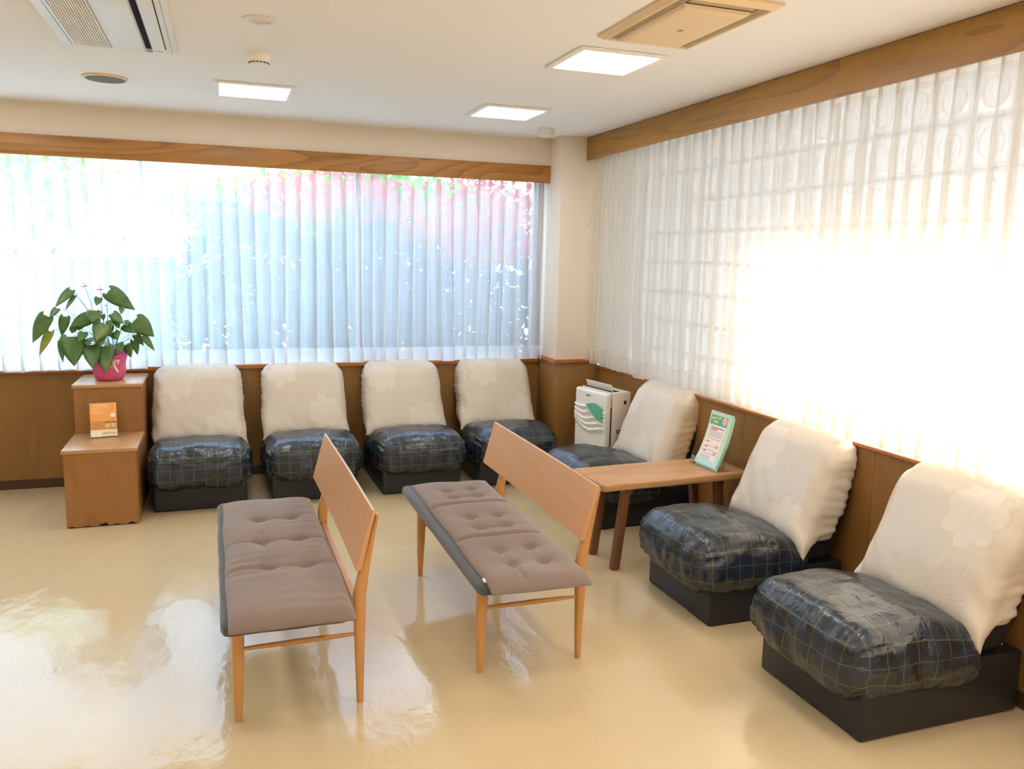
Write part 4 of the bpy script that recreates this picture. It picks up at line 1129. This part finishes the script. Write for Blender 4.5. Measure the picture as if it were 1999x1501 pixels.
struct('eave_sun_shade', boxes(((3.0, -4.0, 2.60), (3.86, 6.6, 2.72))), plain('sun_shade_soffit', srgb(220, 214, 200), 0.9), 'added unseen eave that shades the top of the side window')  # added out of view to shade the upper curtain from the sun
dkleaf = m_leaf('shade_leaf', srgb(78, 104, 100), srgb(100, 122, 126), 0.25); grleaf = m_leaf('fresh_leaf', srgb(120, 170, 40), srgb(186, 214, 80), 0.45); rdleaf = m_leaf('maple_leaf', srgb(190, 50, 52), srgb(236, 120, 104), 0.45)
bark = plain('bark', srgb(70, 58, 50), 0.9, 0.5, 40)
def trunk(p, h, r, seed, parent):
    bm = new_bm(); rnd = random.Random(seed)
    pts = [Vector(p)+Vector((0.12*math.sin(k*0.7+seed), 0.05*math.cos(k), h*k/8)) for k in range(9)]
    add_tube(bm, pts, [r*(1-0.06*k) for k in range(9)], 10)
    for k in range(6):
        b0 = pts[3+k % 5]; d = Vector((rnd.uniform(-1, 1), rnd.uniform(-0.4, 0.4), rnd.uniform(0.4, 1))); add_tube(bm, [b0, b0+d*0.45, b0+d*0.9+Vector((0, 0, 0.1))], [r*0.5, r*0.3, r*0.12], 7)
    obj('trunk', bm, bark, parent)
def blob(cx, cy, cz, rx, ry, rz, top=None):
    def fn(r):
        while True:
            x, y, z = r.uniform(-1, 1), r.uniform(-1, 1), r.uniform(-1, 1)
            if x*x+y*y+z*z <= 1: break
        p = Vector((cx+x*rx, cy+y*ry, cz+z*rz))
        if nz(p.x*2.2, p.y*2.2, p.z*2.2, 4) < -0.43: return None
        return p
    return fn
def hedge(label, cx, rx, n_, seed, cy=8.3, cz=0.85, rz=1.35):
    t = thing('hedge_shrub', label, 'shrub', (cx, cy, -0.3), 0, 'dark shrubs outside the back window')
    f0 = blob(cx, cy, cz, rx, 0.65, rz)
    def fn(r):
        p = f0(r)
        return None if p is None else p-Vector((cx, cy, -0.3))
    foliage('foliage', n_, fn, 0.075, dkleaf, seed, t); trunk((0, 0, 0), 1.6, 0.04, seed, t)
hedge('dark shrub outside the back window, behind the middle curtain panel', 0.35, 0.85, 5200, 21)
hedge('dark shrub outside the back window, between the middle and corner curtain panels', 1.45, 0.85, 5200, 22)
hedge('dark shrub outside the back window, right by the corner pillar', 2.55, 0.80, 4200, 23)
t = thing('maple_tree', 'red-leaved maple seen through the curtain nearest the pillar', 'tree', (2.2, 7.7, -0.3))
f1, f2 = blob(0.2, 0, 2.25, 0.95, 0.5, 0.42), blob(-1.2, 0.2, 2.42, 0.9, 0.5, 0.25)
foliage('foliage', 2600, lambda r: f1(r) if r.random() < 0.6 else f2(r), 0.05, rdleaf, 31, t); trunk((0.2, 0, 0), 2.3, 0.05, 31, t)
for lab, (cx, cy, cz, rx, rz), n_ in (('bright green tree beyond the maple outside the back window', (1.6, 10.6, 2.15, 2.3, 0.5), 3200), ('bright green tree beyond the pale garden wall outside the back window', (-1.95, 10.8, 2.35, 0.9, 0.65), 1500)):
    t = thing('garden_tree', lab, 'tree', (cx, cy, -0.3)); f3 = blob(0, 0, cz+0.3, rx, 0.8, rz)
    foliage('foliage', n_, f3, 0.10, grleaf, int(cx*10)+77, t); trunk((0, 0, 0), cz, 0.07, 5, t)
